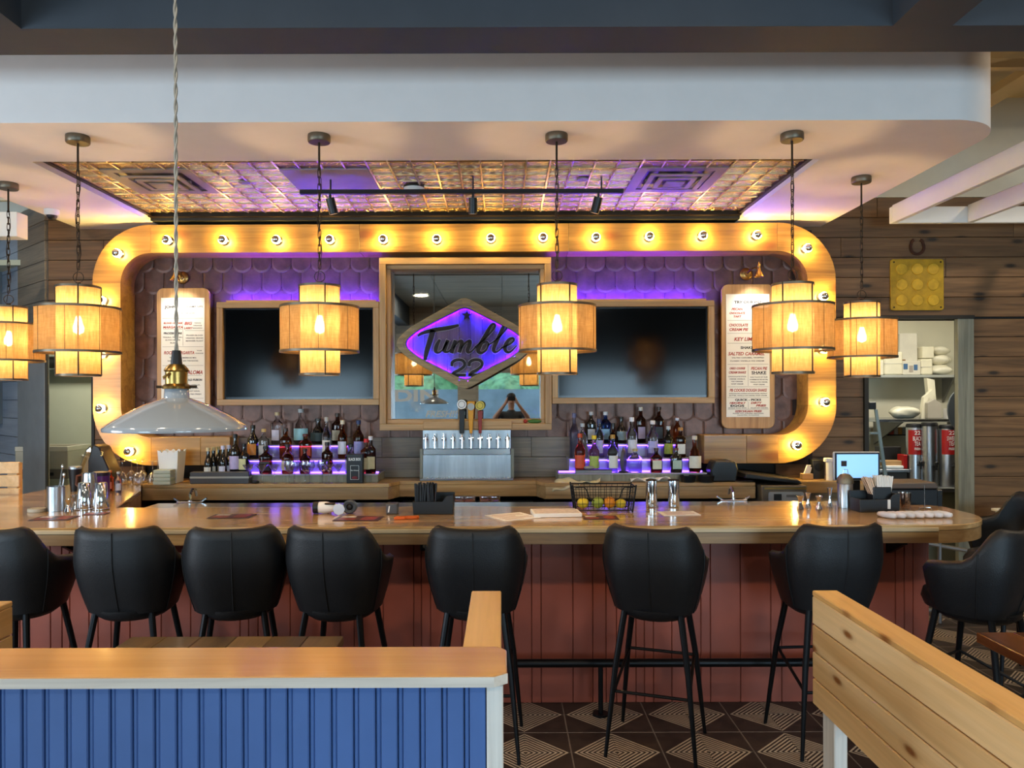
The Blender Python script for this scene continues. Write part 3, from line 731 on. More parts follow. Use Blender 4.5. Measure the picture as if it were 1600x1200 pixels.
# ---- menu boards with picture lights
def menu(x0, x1, z0, z1, lines, label, lamplabel, lampx):
    t = thing('menu_board', label, 'menu board', (0, 6.69, 0))
    MB().prism(rrect(x0, x1, z0, z1, .06), -.05, -.03).build('back_board', m_framez, t, .004)
    px0, px1, pz0, pz1 = x0+.04, x1-.045, z0+.10, z1-.085
    bx(px0, px1, -.054, -.05, pz0, pz1).build('paper', m_paper, t)
    blk, red, rul = MB(), MB(), MB()
    W = px1 - px0; H = pz1 - pz0
    for kind, txt, fx, fz, size, wf in lines:
        x = px0 + W*fx; z = pz1 - H*fz
        if kind == 'h': rul.box(px0 + W*(fx - wf/2), px0 + W*(fx + wf/2), -.0548, -.0542, z, z+.0025); continue
        if kind == 'v': rul.box(x, x+.0025, -.0548, -.0542, z - H*size, z); continue
        tb = text_mb(txt, size, (x, -.0546, z), None, .25 if kind == 'r' else 0, 'CENTER', .0011 if kind != 's' else .0003, 0, 1, W*wf if wf else None)
        (red if kind == 'r' else blk).add(tb.v, tb.f)
    for o_ in (blk.build('black_print', m_ink, t), red.build('red_print', m_redink, t), rul.build('rule_line', pm('grey_rule', '8c8a86', .7), t)): o_['kind'] = 'stuff'
    l = thing('picture_light', lamplabel, 'lamp', (lampx, 6.72, z1 + .1))
    MB().lathe([(0, 0), (.05, 0), (.055, -.012), (.045, -.02), (.02, -.024), (.018, -.04), (0, -.04)], 18, axis='y').build('rosette', m_brass, l, 0, True)
    MB().tube([(0, -.03, 0), (.02, -.09, .03), (.03, -.17, .03), (.035, -.23, .0)], .008, 8).build('arm', m_brass, l, 0, True)
    MB().lathe([(.012, .02), (.016, 0), (.03, -.02), (.042, -.05), (.038, -.05), (.026, -.02), (0, -.01)], 16, (.035, -.24, -.01)).build('lamp_head', m_brass, l, 0, True)
    MB().lathe([(.006, .0), (.012, .01), (.012, .03), (.004, .05), (0, .06)], 10, (.035, -.24, .01)).build('finial', m_brass, l, 0, True)
    sp = bpy.data.lights.new('picture_light_bulb', 'SPOT'); sp.energy = 8; sp.spot_size = R(110); sp.spot_blend = .9; sp.color = (1, .93, .82); sp.shadow_soft_size = .02
    so_ = bpy.data.objects.new('picture_light_bulb', sp); COL.objects.link(so_); so_.location = (lampx + .035, 6.72 - .24, z1 + .03)
    so_.rotation_euler = (R(20), 0, 0)
LM = [('b', 'JOHN', .22, .085, .032, .26), ('s', 'CHAMP SIPS', .75, .08, .022, .42), ('s', 'BY THE GLASS', .62, .13, .013, .3), ('h', '', .5, .17, 0, .94),
 ('r', 'BLOOD ORANGE', .27, .215, .02, .44), ('r', 'MARGARITA', .27, .252, .028, .46), ('r', 'BIG', .62, .222, .034, .18), ('r', 'LARRY', .62, .258, .024, .2), ('s', 'TEXAS', .84, .212, .012, .16), ('s', 'ORANGE', .84, .233, .012, .2), ('s', 'MARGARITA', .84, .254, .012, .22), ('h', '', .77, .272, 0, .44), ('h', '', .27, .262, 0, .44),
 ('b', 'FROZEN FIRE', .27, .30, .022, .42), ('s', 'TEQUILA, TRIPLE SEC,', .27, .33, .014, .46), ('s', 'BLOOD ORANGE', .27, .353, .014, .34), ('s', 'BLISS', .27, .376, .014, .12), ('s', 'FROZEN BLOOD', .77, .315, .016, .38), ('s', 'ORANGE, GRAND', .77, .338, .016, .4), ('s', 'MARNIER FLOAT', .77, .361, .016, .4), ('v', '', .50, .18, .215, 0), ('h', '', .5, .405, 0, .94),
 ('r', 'ROCKS MARGARITA', .41, .465, .036, .7), ('s', 'YOUR', .88, .44, .012, .12), ('s', 'CHOICE', .88, .462, .012, .18), ('s', 'TEQUILA, HOMEMADE MIX', .5, .50, .016, .62), ('s', 'DARING TWIST ON THE ROCKS', .5, .525, .016, .7), ('h', '', .5, .56, 0, .94),
 ('r', 'ADULT', .25, .63, .042, .34), ('r', 'LEMONADE', .25, .672, .036, .44), ('b', 'BLUE SPIN', .27, .705, .018, .3), ('s', 'VODKA,', .27, .735, .015, .18), ('s', 'LEMONADE,', .27, .76, .015, .3), ('s', 'MARKET MINT', .27, .785, .015, .34), ('v', '', .50, .565, .255, 0),
 ('r', 'PALOMA', .75, .63, .046, .4), ('h', '', .75, .642, 0, .36), ('b', 'BOLD FUSION', .75, .685, .024, .38), ('s', 'GRAPEFRUIT,', .75, .725, .015, .3), ('s', 'TEQUILA,', .75, .75, .015, .22), ('s', 'FIZZY SODA,', .75, .775, .015, .28), ('s', 'SALTED FRESH', .75, .80, .015, .34), ('h', '', .5, .83, 0, .94),
 ('r', 'MONEY MULE', .5, .893, .046, .76), ('b', 'POWER', .5, .925, .02, .2), ('s', 'VODKA, GINGER BEER, LIME', .5, .955, .015, .6)]
menu(X(246, 6.65), X(329, 6.65), 1.468, 2.70, LM, 'tall drinks menu board behind the white enamel lamp', 'brass picture light above the left menu board', X(281, 6.65))
RM = [('b', 'TRY OUR PIE!', .5, .075, .03, .62), ('r', 'PECAN', .25, .13, .026, .26), ('r', 'CHOCOLATE', .25, .162, .024, .36), ('r', 'TART', .25, .19, .024, .18), ('r', 'TO GO', .78, .13, .02, .2), ('h', '', .5, .215, 0, .94),
 ('r', 'CHOCOLATE', .28, .262, .032, .44), ('r', 'CREAM PIE', .28, .298, .032, .44), ('h', '', .5, .32, 0, .94), ('r', 'KEY LIME PIE', .5, .38, .044, .66), ('h', '', .5, .40, 0, .94),
 ('b', 'SHAKES', .5, .445, .03, .34), ('r', 'SALTED CARAMEL', .46, .497, .038, .84), ('s', 'SALTED CARAMEL, WHIPPED', .5, .522, .014, .74), ('s', 'CLASSIC VANILLA ICE CREAM', .48, .548, .014, .78), ('h', '', .5, .572, 0, .94), ('v', '', .50, .577, .17, 0),
 ('r', 'OREO COOKIE', .25, .612, .024, .36), ('r', 'CREAM SHAKE', .25, .645, .026, .4), ('s', 'CHOCOLATE STICK', .25, .675, .013, .42), ('s', 'CREAM, VANILLA', .25, .695, .013, .36), ('s', 'ICE CREAM,', .25, .715, .013, .26), ('s', 'WHIP CREAM', .25, .735, .013, .28),
 ('r', 'PECAN PIE', .75, .616, .034, .38), ('b', 'SHAKE', .75, .65, .034, .34), ('h', '', .75, .657, 0, .34), ('s', 'HALF SLICE OF OUR', .75, .68, .013, .4), ('s', 'HOMEMADE PECAN PIE,', .75, .70, .013, .42), ('s', 'VANILLA ICE CREAM,', .75, .72, .013, .4), ('s', 'WHIP CREAM', .75, .74, .013, .26), ('h', '', .5, .755, 0, .94),
 ('r', 'PB COOKIE DOUGH SHAKE', .5, .793, .034, .86), ('s', 'CHOCOLATE COOKIE DOUGH DICED, PEANUT', .5, .813, .012, .88), ('s', 'BUTTER, VANILLA ICE CREAM, WHIP CREAM', .5, .829, .012, .86), ('h', '', .5, .842, 0, .94),
 ('b', 'QUICK - PICKS', .5, .868, .024, .6), ('r', 'HEAVENLY', .25, .893, .022, .38), ('b', 'EGGS', .25, .916, .024, .32), ('s', 'DEVILED EGGS WITH', .25, .93, .011, .42), ('r', 'DIRTY', .68, .893, .024, .26), ('r', 'FRIES', .79, .915, .024, .24), ('s', 'PULLED HOT CHICKEN,', .76, .93, .011, .4), ('v', '', .5, .875, .06, 0), ('h', '', .5, .938, 0, .94),
 ('r', 'SZECHUAN FRIES', .5, .961, .024, .62), ('s', 'PULLED HOT CHICKEN, SZECHUAN', .5, .974, .011, .7), ('s', 'CILANTRO, SCALLIONS', .5, .988, .011, .5)]
RM = [(k, t_, x, (z if z < .57 else .572 + (z - .572) * (.85/.85)), s_, w_) for k, t_, x, z, s_, w_ in RM]
menu(X(1127, 6.65), X(1210, 6.65), 1.468, 2.715, RM, 'tall pie and shakes menu board right of the television', 'brass picture light above the right menu board', X(1170, 6.65))

# ---- back counter
bc = thing('back_counter', 'long hickory back bar counter under the liquor steps', 'counter', (0, 0, .92))
MB().prism([(-2.92, 6.22), (-.92, 6.22), (-.86, 6.40), (-.86, 6.7), (-2.92, 6.7)], .1, .13, 'z').build('counter_top', m_back, bc, .003)
MB().prism([(-.859, 6.40), (.279, 6.40), (.279, 6.7), (-.859, 6.7)], .1, .13, 'z').build('counter_top', m_back, bc, .003)
MB().prism([(.28, 6.40), (.34, 6.22), (2.047, 6.22), (2.047, 6.7), (.28, 6.7)], .1, .13, 'z').build('counter_top', m_back, bc, .003)
bx(-2.92, -.925, 6.215, 6.245, 0, .099).build('fascia', m_backf, bc, .003)
MB().prism([(-.925, 6.215), (-.862, 6.395), (-.85, 6.425), (-.925, 6.25)], 0, .099, 'z').build('fascia', m_backf, bc)
bx(-.862, .282, 6.395, 6.425, 0, .099).build('fascia', m_back, bc, .003)
MB().prism([(.345, 6.215), (.282, 6.395), (.27, 6.425), (.345, 6.25)], 0, .099, 'z').build('fascia', m_backf, bc)
bx(.345, 2.047, 6.215, 6.245, 0, .099).build('fascia', m_backf, bc, .003)
# coolers below
def cooler(x0, x1, yf, label):
    t = thing('bottle_cooler', label, 'cooler', (0, 0, 0))
    bx(x0, x1, yf, 6.73, 0, .88).build('cabinet', m_black, t, .006)
    bx(x0, x1, yf - .03, yf + .02, .80, .86).build('top_edge', m_steelb, t, .004)
    n = max(1, round((x1-x0)/.62))
    for k in range(n):
        a = x0 + (x1-x0)*k/n + .01; b = x0 + (x1-x0)*(k+1)/n - .01
        d = bx(a, b, yf - .035, yf - .003, .1, .78).build('door', m_black, t, .004)
        MB().cone((b-.05, yf-.06, .5), (b-.05, yf-.06, .72), .009).build('handle', m_steel, d)
cooler(-2.85, -.95, 6.32, 'black back bar cooler under the left counter run')
cooler(-.84, .26, 6.45, 'black back bar cooler under the beer taps')
cooler(.36, 1.98, 6.32, 'black back bar cooler under the right counter run')
# underbar sink rail behind the bar
ur = thing('underbar_station', 'stainless underbar sink and rail behind the bar top', 'sink', (0, 0, 0))
bx(-2.3, 2.3, 4.97, 5.03, .2, 1.035).build('backsplash', m_steelb, ur, .004)
bx(-2.3, 2.3, 4.92, 5.12, 1.035, 1.048).build('ledge', m_steel, ur, .003)
bx(-2.3, 2.3, 5.03, 5.5, .2, .86).build('basin', m_steelb, ur, .006)
for x in (-2.1, 1.55):
    f = thing('faucet', 'chrome two-handle bar faucet %s' % ('near the left bar corner' if x < 0 else 'in front of the grey drinks machine'), 'faucet', (x, 5.16, .86))
    MB().cone((0, 0, 0), (0, 0, .2), .014).tube([(0, 0, .2), (0, .0, .24), (0, .04, .27), (0, .09, .26), (0, .11, .22)], .01, 8).build('spout', m_chrome, f, 0, True)
    MB().box(-.09, .09, -.015, .015, .17, .195).build('body', m_chrome, f, .004)
    for s_ in (-1, 1): MB().cone((s_*.07, 0, .19), (s_*.11, .0, .215), .009, .007).build('handle', m_chrome, f)
# ---- lit liquor steps
m_step = pm('step_laminate', 'a49cae', .3, coat=.4)
def steps(x0, x1, d0, label):
    t = thing('liquor_steps', label, 'shelf', (0, 0, 1.05))
    H = [.07, .183, .298]; Yf = [6.32 + d0, 6.435, 6.56]; xs = x1
    for k in range(3):
        a, b = (X(xs[k][0], Yf[k]), X(xs[k][1], Yf[k]))
        bx(a, b, Yf[k], 6.682, 0 if k == 0 else H[k-1] + .002, H[k] - .012).build('riser', m_greytrim if k == 0 else m_step, t, .002)
        bx(a - .004, b + .004, Yf[k] - .012, 6.682, H[k] - .0115, H[k]).build('tread', m_step, t, .002)
        if k: bx(a + .01, b - .01, Yf[k] - .011, Yf[k] - .004, H[k] - .019, H[k] - .012).build('led_strip', m_ledstep, t)
        else: bx(a + .01, b - .01, Yf[1] - .02, Yf[1] - .008, H[0] + .001, H[0] + .008).build('led_strip', m_ledstep, t)
steps(0, [(357, 590), (388, 575), (420, 545)], 0, 'three lit violet liquor steps under the left television')
steps(0, [(872, 1103), (889, 1078), (915, 1066)], 0, 'three lit violet liquor steps under the right television')
TIER = {'low': (1.1205, 6.373), 'mid': (1.2335, 6.49), 'top': (1.3485, 6.63), 'ctr': (1.0505, 6.30)}
# ---- bottles
GL = {'dark': pm('bottle_dark', '14110f', .06, coat=.5), 'green': glass('bottle_green', '2f4a20'), 'amber': glass('bottle_amber', 'b0521a', .02), 'brown': glass('bottle_brown', '5e2408', .02),
      'clear': glass('bottle_clear', 'e8ecf4', .02), 'blue': glass('bottle_blue', '3f7cf0', .03), 'pink': glass('bottle_pink', 'f0a8c0', .03), 'orange': glass('bottle_orange', 'e0521c', .03), 'lilac': glass('bottle_frosted', 'b0b4e8', .25)}
LBm = {}
def labm(c):
    if c not in LBm: LBm[c] = pm('label_' + c, c, .5, var=.06, vs=40)
    return LBm[c]
CAPS = {}
def capm(c):
    if c not in CAPS: CAPS[c] = pm('cap_' + c, c, .4)
    return CAPS[c]
def bottle(x, y, z, h, wd, shape, gl, lab, cap, label, group, name='bottle'):
    t = thing(name, label, 'bottle', (x, y, z), random.uniform(-.3, .3), group); r = wd/2
    nr = {'std': .30, 'wine': .34, 'squat': .24, 'round': .26, 'square': .28}[shape] * r + .003
    sh = {'std': .60, 'wine': .58, 'squat': .62, 'round': .50, 'square': .66}[shape] * h
    nb = {'std': .74, 'wine': .76, 'squat': .78, 'round': .68, 'square': .76}[shape] * h
    nt_ = .93 * h
    pr = [(0, .0), (r*.9, 0), (r, .006), (r, sh*.9), (r*.97, sh)]
    if shape == 'round': pr = [(0, 0), (r*.8, 0), (r*.97, .02), (r, sh*.45), (r*.93, sh*.75), (r*.7, sh)]
    pr += [(nr + (r-nr)*.55, sh + (nb-sh)*.4), (nr*1.15, nb), (nr, nb + .01), (nr, nt_), (0, nt_)]
    n = 18
    b = MB().lathe(pr, n)
    if shape in ('square', 'squat'): # squarer shoulders: push to a superellipse
        v2 = []
        for p in b.v:
            q = math.hypot(p[0], p[1])
            if p[2] < nb*.98 and q > 1e-4:
                c, s_ = abs(p[0]/q), abs(p[1]/q); k = 1/((c**4 + s_**4)**.25); v2.append((p[0]*k*.95, p[1]*k*.62, p[2]))
            else: v2.append(p)
        b.v = v2
    b.build('glass_body', GL[gl], t, 0, True, 50)
    if lab:
        z0, z1 = (.12*h, .45*h) if shape != 'squat' else (.14*h, .5*h)
        flat = .64 if shape in ('square', 'squat') else 1
        if flat == 1:
            rr = r * 1.02
            MB().grid(lambda u, v: (rr*math.sin(R(-62+124*u)), -rr*math.cos(R(-62+124*u)), z0+(z1-z0)*v), 10, 2).build('paper_label', labm(lab), t, 0, True, 180)
        else:
            MB().box(-r*.72, r*.72, -r*.625 - .002, -r*.60, z0, z1).build('paper_label', labm(lab), t)
    MB().lathe([(nr*1.1, 0), (nr*1.25, .0), (nr*1.25, h*.10), (nr*.9, h*.105), (0, h*.105)], 14, (0, 0, h*.9)).build('cap', capm(cap), t, 0, True)
    return t
# (u, top v, width px, tier, shape, glass, label, cap, words)
BL = [(325, 698, 12.5, 'ctr', 'wine', 'dark', 'e4e0d4', 'cdb98a', 'dark wine bottle with pale gold foil'), (333, 697, 12.5, 'ctr', 'wine', 'dark', 'e4e0d4', 'cdb98a', 'dark wine bottle with pale gold foil'), (341, 696, 12.5, 'ctr', 'wine', 'dark', 'e4e0d4', 'b8a878', 'dark wine bottle with tan foil'),
 (348, 695, 12.5, 'ctr', 'wine', 'dark', 'd9d8ea', 'd6d2ea', 'dark wine bottle with lilac foil'), (357, 694, 12.5, 'ctr', 'wine', 'dark', 'd9d8ea', 'd6d2ea', 'dark wine bottle with white foil'),
 (367, 677, 17, 'low', 'std', 'dark', 'c8b8e0', '1a1a1a', 'black bottle with lilac paper'), (381, 692, 18, 'low', 'squat', 'dark', 'd8d29a', '1a1a1a', 'squat black bottle with cream oval paper'),
 (395, 663, 17, 'mid', 'std', 'dark', 'd98a3a', '1c1a18', 'dark bottle with orange paper'), (412, 669, 17, 'mid', 'square', 'clear', 'b9b2a8', 'c9a86a', 'clear bottle with gold pourer'), (415, 696, 21, 'low', 'square', 'brown', '2a2622', '191919', 'square brown bottle with black paper'),
 (433, 643, 18, 'top', 'square', 'clear', 'd4cfe2', 'c8b48a', 'clear bottle with pale lavender paper'), (446, 668, 20, 'mid', 'square', 'amber', None, '3a2a22', 'plain amber square bottle'), (449, 693, 19, 'low', 'std', 'amber', 'cfc4ae', '2a1a14', 'amber bottle with tan paper'),
 (470, 638, 24, 'top', 'round', 'clear', '9fd0d8', 'a8b0b4', 'big clear decanter bottle with pale blue paper'), (477, 677, 21, 'mid', 'square', 'amber', 'b8401e', '5a2014', 'amber bottle with red paper'), (476, 700, 17, 'low', 'std', 'brown', '3a1c10', '2a1812', 'small brown bottle'),
 (497, 653, 24, 'top', 'round', 'dark', '2c3a38', '3b4040', 'wide dark decanter bottle'), (510, 651, 14, 'mid', 'std', 'clear', 'dcd6cc', 'b9b4b0', 'slim clear bottle with white paper'), (511, 690, 18, 'low', 'square', 'brown', '241c16', '161412', 'dark brown bottle with black paper'),
 (527, 645, 18, 'top', 'square', 'brown', 'b9ae94', '3a2c22', 'brown bottle with round cream paper'), (535, 656, 15, 'mid', 'std', 'amber', 'dcdcea', 'd9d0b8', 'amber bottle with white paper and cream cap'), (548, 693, 18, 'low', 'std', 'clear', 'c8c4dc', '1e1e22', 'clear bottle with dark cap'),
 (560, 656, 17, 'mid', 'std', 'brown', '9a9ad8', '1f3060', 'brown bottle with lilac and blue paper'), (579, 681, 17, 'low', 'square', 'brown', 'cbb98a', 'd9d4dc', 'brown bottle with white cap'), (572, 685, 19, 'low', 'square', 'amber', 'd8c79a', 'c01c1c', 'amber bottle with red wax neck')]
BR = [(897, 646, 15, 'mid', 'std', 'lilac', None, '5a5f8a', 'tall frosted lilac bottle'), (910, 662, 16, 'mid', 'std', 'clear', None, 'b9bcc2', 'clear bottle with grey cap'), (906, 678, 17, 'low', 'std', 'orange', 'd8522e', 'c04a24', 'orange bottle with red paper'),
 (923.5, 644, 16, 'top', 'square', 'dark', 'dfe2ea', 'c9ccd0', 'dark bottle with white paper'), (928, 681, 17, 'low', 'std', 'pink', 'a8b85a', 'e8c81e', 'pink bottle with yellow cap and green paper'), (936, 655, 15, 'mid', 'std', 'clear', 'b8b4ec', '39406a', 'clear bottle with lavender paper'), (946, 644, 18, 'top', 'square', 'blue', '9cc8e8', 'd8dce0', 'bright blue bottle'),
 (958, 662, 16, 'mid', 'std', 'brown', '2c241c', '1c1a18', 'brown bottle with dark paper'), (957, 680, 17, 'low', 'std', 'clear', 'e4e2dc', 'b98a3a', 'clear bottle with white paper and gold cap'), (970.5, 652, 19, 'top', 'round', 'dark', '9ab0b8', '1c2020', 'dark round bottle with grey blue paper'),
 (987, 653, 17, 'mid', 'std', 'clear', 'd8d8e4', 'eceaf2', 'clear bottle with white cap and white paper'), (992, 702, 23, 'low', 'squat', 'clear', None, 'c8b070', 'squat clear bottle glowing blue'), (1001, 637, 16, 'top', 'square', 'brown', 'a898b4', 'd6d2ca', 'amber bottle with mauve paper and pale cap'),
 (1019.5, 658, 17, 'mid', 'std', 'clear', 'b0aae0', 'e0dde8', 'clear bottle with white cork and lilac paper'), (1029.5, 637, 16, 'top', 'square', 'brown', '2e3436', '3a2a22', 'brown bottle with black paper'), (1025, 701, 20, 'low', 'squat', 'brown', 'd0cfb8', '4a3224', 'squat dark brown bottle with round cream paper'),
 (1044, 667, 15, 'mid', 'std', 'green', '9aa03a', 'c8cad0', 'green bottle with yellow green paper'), (1058, 654, 13, 'top', 'std', 'amber', None, 'e6e4f0', 'slim amber bottle with white cap'), (1063, 669, 17, 'mid', 'square', 'brown', 'e0dfd6', 'b07a3a', 'dark bottle with white paper'),
 (1056, 701, 20, 'low', 'squat', 'dark', 'a8c0b4', '6a3a20', 'squat black bottle with round pale green paper'), (1085, 682, 21, 'low', 'round', 'amber', 'e8e2d0', 'c9c2b0', 'round amber bottle with tall neck and cream paper')]
for lst, side in ((BL, 'left'), (BR, 'right')):
    for tier in ('ctr', 'low', 'mid', 'top'):
        row = sorted([b for b in lst if b[3] == tier], key=lambda b: b[0])
        for k, (u, vt, wpx, _, shp, gl, lab, cap, words) in enumerate(row):
            z, y = TIER[tier]
            if tier == 'ctr': y = 6.335 + (k % 3) * .058
            h = Z(vt, y) - z
            where = 'beside left steps' if tier == 'ctr' else 'on %s %s step' % ({'low': 'lowest', 'mid': 'middle', 'top': 'top'}[tier], side)
            xx = X(u, y)
            bottle(xx, y, z, h, wpx*y/1200*.98, shp, gl, lab, cap, '%s, %s %s' % (words, ORD[k], where), 'bottles of the back bar')
# ---- stemware
m_wg = thin_glass('stem_glass', (.93, .94, .97, 1), .1)
def stem(kind, inv=False):
    if kind == 'martini': pr = [(.035, 0), (.033, .003), (.004, .008), (.0035, .085), (.006, .092), (.052, .155), (.0505, .155), (.004, .096)]
    else: pr = [(.034, 0), (.032, .003), (.004, .008), (.0035, .085), (.012, .092), (.034, .112), (.042, .145), (.036, .185), (.0345, .185), (.04, .145), (.03, .112), (.006, .095)]
    t = thing('cocktail_glass' if kind == 'martini' else 'wine_glass', '', 'glass', (0, 0, -5))
    if inv: pr = [(r, .19 - z) for r, z in pr]
    b = MB().lathe(pr, 20).build('bowl', m_wg, t, 0, True, 60); return t
gp = {}
gl_list = [(389, 'martini'), (408, 'martini'), (429, 'martini'), (451, 'wine'), (460, 'wine'), (476, 'wine'), (484, 'wine'), (503, 'wine'), (514, 'martini'), (528, 'martini')]
cnt = {'martini': 0, 'wine': 0}
for k, (u, kd) in enumerate(gl_list):
    y = 6.252; lbl = '%s glass, %s of the stemware row in front of the left steps' % ('clear martini' if kd == 'martini' else 'clear wine', ORD[k])
    loc = (X(u, y), y + (.012 if k % 2 else -.01), 1.0505)
    if kd not in gp: gp[kd] = stem(kd); g = gp[kd]; g.location = loc; g['label'] = lbl; g['group'] = 'stemware on the back counter'
    else: dup(gp[kd], loc, 0, lbl, 'stemware on the back counter')
gi = None
for k, (u, y) in enumerate([(191, 6.2), (205, 6.32), (214, 6.18), (222, 6.33), (238, 6.2), (246, 6.34)]):
    lbl = 'upside-down wine glass under the lower left marquee bulb, %s from left' % ORD[k]
    loc = (X(u, y), y, 1.0545 if X(u, y) < -2.93 else 1.0505)
    if gi is None: gi = stem('wine', True); gi.location = loc; gi['label'] = lbl; gi['group'] = 'upturned wine glasses'
    else: dup(gi, loc, 0, lbl, 'upturned wine glasses')
# ---- items on the back counter
def simple(name, mb, m, label, cat, bevel=0, smooth=False):
    return tag(mb.build(name, m, None, bevel, smooth), label, cat)
wbx = thing('wine_box', 'black boxed wine carton with white lettering beside the steps', 'box', (X(554.5, 6.27), 6.25, 1.0505))
bx(-.066, .066, 0, .065, 0, .235).build('carton', pm('black_carton', '151719', .45), wbx, .003)
tb = text_mb('BLACK BOX', .03, (0, -.002, .185), None, 0, 'CENTER', .001, 0, 1, .1).build('lettering', m_paper, wbx)
MB().strip(rrect(-.035, .035, .03, .145, .004), rrect(-.033, .033, .032, .143, .004), -.002, -.0005, True).build('printed_outline', m_paper, wbx)
text_mb('Bordeaux', .016, (0, -.002, .1), None, 0, 'CENTER').build('lettering', m_paper, wbx)
MB().sphere((0, 0, .045), .018, 10, 6, 1.3, .1, .7).build('printed_emblem', pm('wine_red', '7a1420', .5), wbx)
tb_ = thing('serving_tray_box', 'flat dark grey box with pale band on back counter', 'box', (X(343, 6.25), 6.24, 1.0505))
bx(-.24, .24, 0, .075, 0, .095).build('body', pm('charcoal_box', '4a4a4e', .5), tb_, .004); bx(-.241, .241, -.002, .077, .045, .06).build('band', pm('pale_band', 'b0aea4', .5), tb_)
cp = thing('computer_mouse', 'small black oval device on counter by the grey box', 'device', (X(398, 6.235), 6.245, 1.0505)); MB().sphere((0, 0, .014), .03, 14, 8, 1.1, .7, .45).build('shell', m_black, cp, 0, True, 180)
tc = thing('takeout_carton', 'white scalloped paper carton standing on the counter', 'carton', (X(270, 6.35), 6.33, 1.0545))
def carton(u, v):
    a = .065 + .018*v; th = u*2*PI; c, s_ = math.cos(th), math.sin(th); k = 1/max(abs(c), abs(s_))
    zt_ = .25 + .02*abs(math.sin(u*12*PI)) if v > .9 else .25*v
    return (a*c*k, a*s_*k, zt_)
MB().grid(carton, 48, 6, True).build('body', m_paper, tc); bx(-.063, .063, -.063, .063, 0, .004).build('base', m_paper, tc)
bs = thing('box_stack', 'stack of small grey-green boxes beside the white carton', 'box', (X(258, 6.22), 6.2, 1.0545))
for k in range(4): bx(-.07 + .004*(k % 2), .07, -.05, .05, k*.03, k*.03 + .028).build('box', pm('grey_green_%d' % k, 'b3b9a6', .5), bs, .003)
# far left: bag in holder, tumbler, bottles, canister
hb = thing('garnish_caddy', 'black tilted bin holding a clear bag at the left counter', 'bin', (X(163, 6.2), 6.15, 1.0545))
MB().prism([(-.06, 0), (.13, 0), (.12, .10), (.03, .31), (-.02, .33), (-.06, .2)], -.09, .09, 'y').build('bin', m_black, hb, .008)
MB().prism([(-.16, .03), (-.05, .02), (-.03, .3), (-.05, .33), (-.09, .29), (-.16, .12)], -.07, .07, 'y').build('clear_bag', thin_glass('bag_film', (.8, .82, .8, 1), .25), hb, .015)
MB().prism([(-.13, .05), (-.055, .03), (-.05, .2), (-.08, .24), (-.12, .14)], -.05, .05, 'y').build('bag_contents', pm('pale_snack', 'c9c2a4', .8, bump=.6, bs=80), hb, .01)
text_mb('3', .05, (.05, -.092, .24), None, .2).build('lettering', m_brass, hb)
tu = thing('tumbler', 'black insulated tumbler on the left counter', 'tumbler', (X(117, 5.75), 5.75, 1.0545))
MB().lathe([(0, 0), (.032, 0), (.045, .15), (.046, .17), (0, .17)], 20).build('cup', m_black, tu, 0, True); MB().lathe([(.047, .168), (.047, .182), (.04, .187), (0, .187)], 20).build('lid', m_steelb, tu, 0, True)
cn = thing('canister', 'purple canister with steel band behind the shakers', 'canister', (X(157, 5.6), 5.6, 1.0545))
MB().lathe([(0, 0), (.06, 0), (.06, .135), (0, .135)], 22).build('body', pm('purple_tin', '5a2470', .3), cn, 0, True); MB().lathe([(.062, .132), (.062, .155), (.05, .16), (0, .16)], 22).build('lid', pm('dark_plum', '2a1a30', .4), cn, 0, True)
pt = thing('pitcher', 'steel pitcher with brown handle behind the shakers', 'pitcher', (X(139, 5.4), 5.4, 1.0545))
MB().lathe([(0, 0), (.05, 0), (.052, .1), (.046, .17), (.043, .17), (.047, .1), (0, .01)], 22).build('body', m_steel, pt, 0, True); MB().tube([(-.045, 0, .16), (-.085, 0, .15), (-.09, 0, .09), (-.05, 0, .05)], .009, 8).build('handle', pm('brown_handle', '6a3a22', .5), pt, 0, True)
sb = bottle(X(172, 5.75), 5.75, 1.0545, .155, .05, 'square', 'orange', 'c05a2a', 'b05a2a', 'small orange spice bottle on the left counter', None)
wbt = bottle(X(184.5, 5.65), 5.65, 1.0545, .155, .045, 'std', 'lilac', 'd8d4dc', 'd8d6d4', 'white squeeze bottle with pump cap on the left counter', None)
# machine in the left kitchen
fm = thing('food_warmer', 'stainless countertop warmer seen through the left opening', 'appliance', (X(88, 7.3), 7.3, -.1))
bx(-.30, .195, -.15, .25, .1, 1.1).build('stand', pm('grey_green_stand', '9aa08e', .5), fm, .005); bx(-.3, .19, -.15, .25, 1.1, 1.19).build('control_panel', pm('dark_panel', '6a655c', .4), fm, .004)
MB().box(-.3, .19, -.15, .25, 1.19, 1.36).build('body', pm('warmer_steel', 'b8b2a0', .35, .25), fm, .005); MB().strip([(-.3, -.15), (.19, -.15), (.19, .25), (-.3, .25)], [(-.27, -.12), (.16, -.12), (.16, .22), (-.27, .22)], 1.36, 1.40, True, 'z').build('rim', pm('warmer_rim', 'd6d0be', .35, .2), fm)
MB().box(.02, .06, -.156, -.15, 1.13, 1.16).box(-.05, -.01, -.156, -.15, 1.13, 1.16).build('knob', m_black, fm); MB().tube([(.19, .1, 1.3), (.24, .1, 1.28), (.27, .1, 1.2), (.29, .1, 1.13)], .01, 8).build('hose', m_white, fm, 0, True)
dk = MB().cone((-5.2, 8.2, 2.13), (-3.25, 8.2, 2.13), .08, n=20); tag(dk.build('exhaust_duct', m_steel, None, 0, True), 'shiny metal duct high in the left kitchen opening', 'duct')
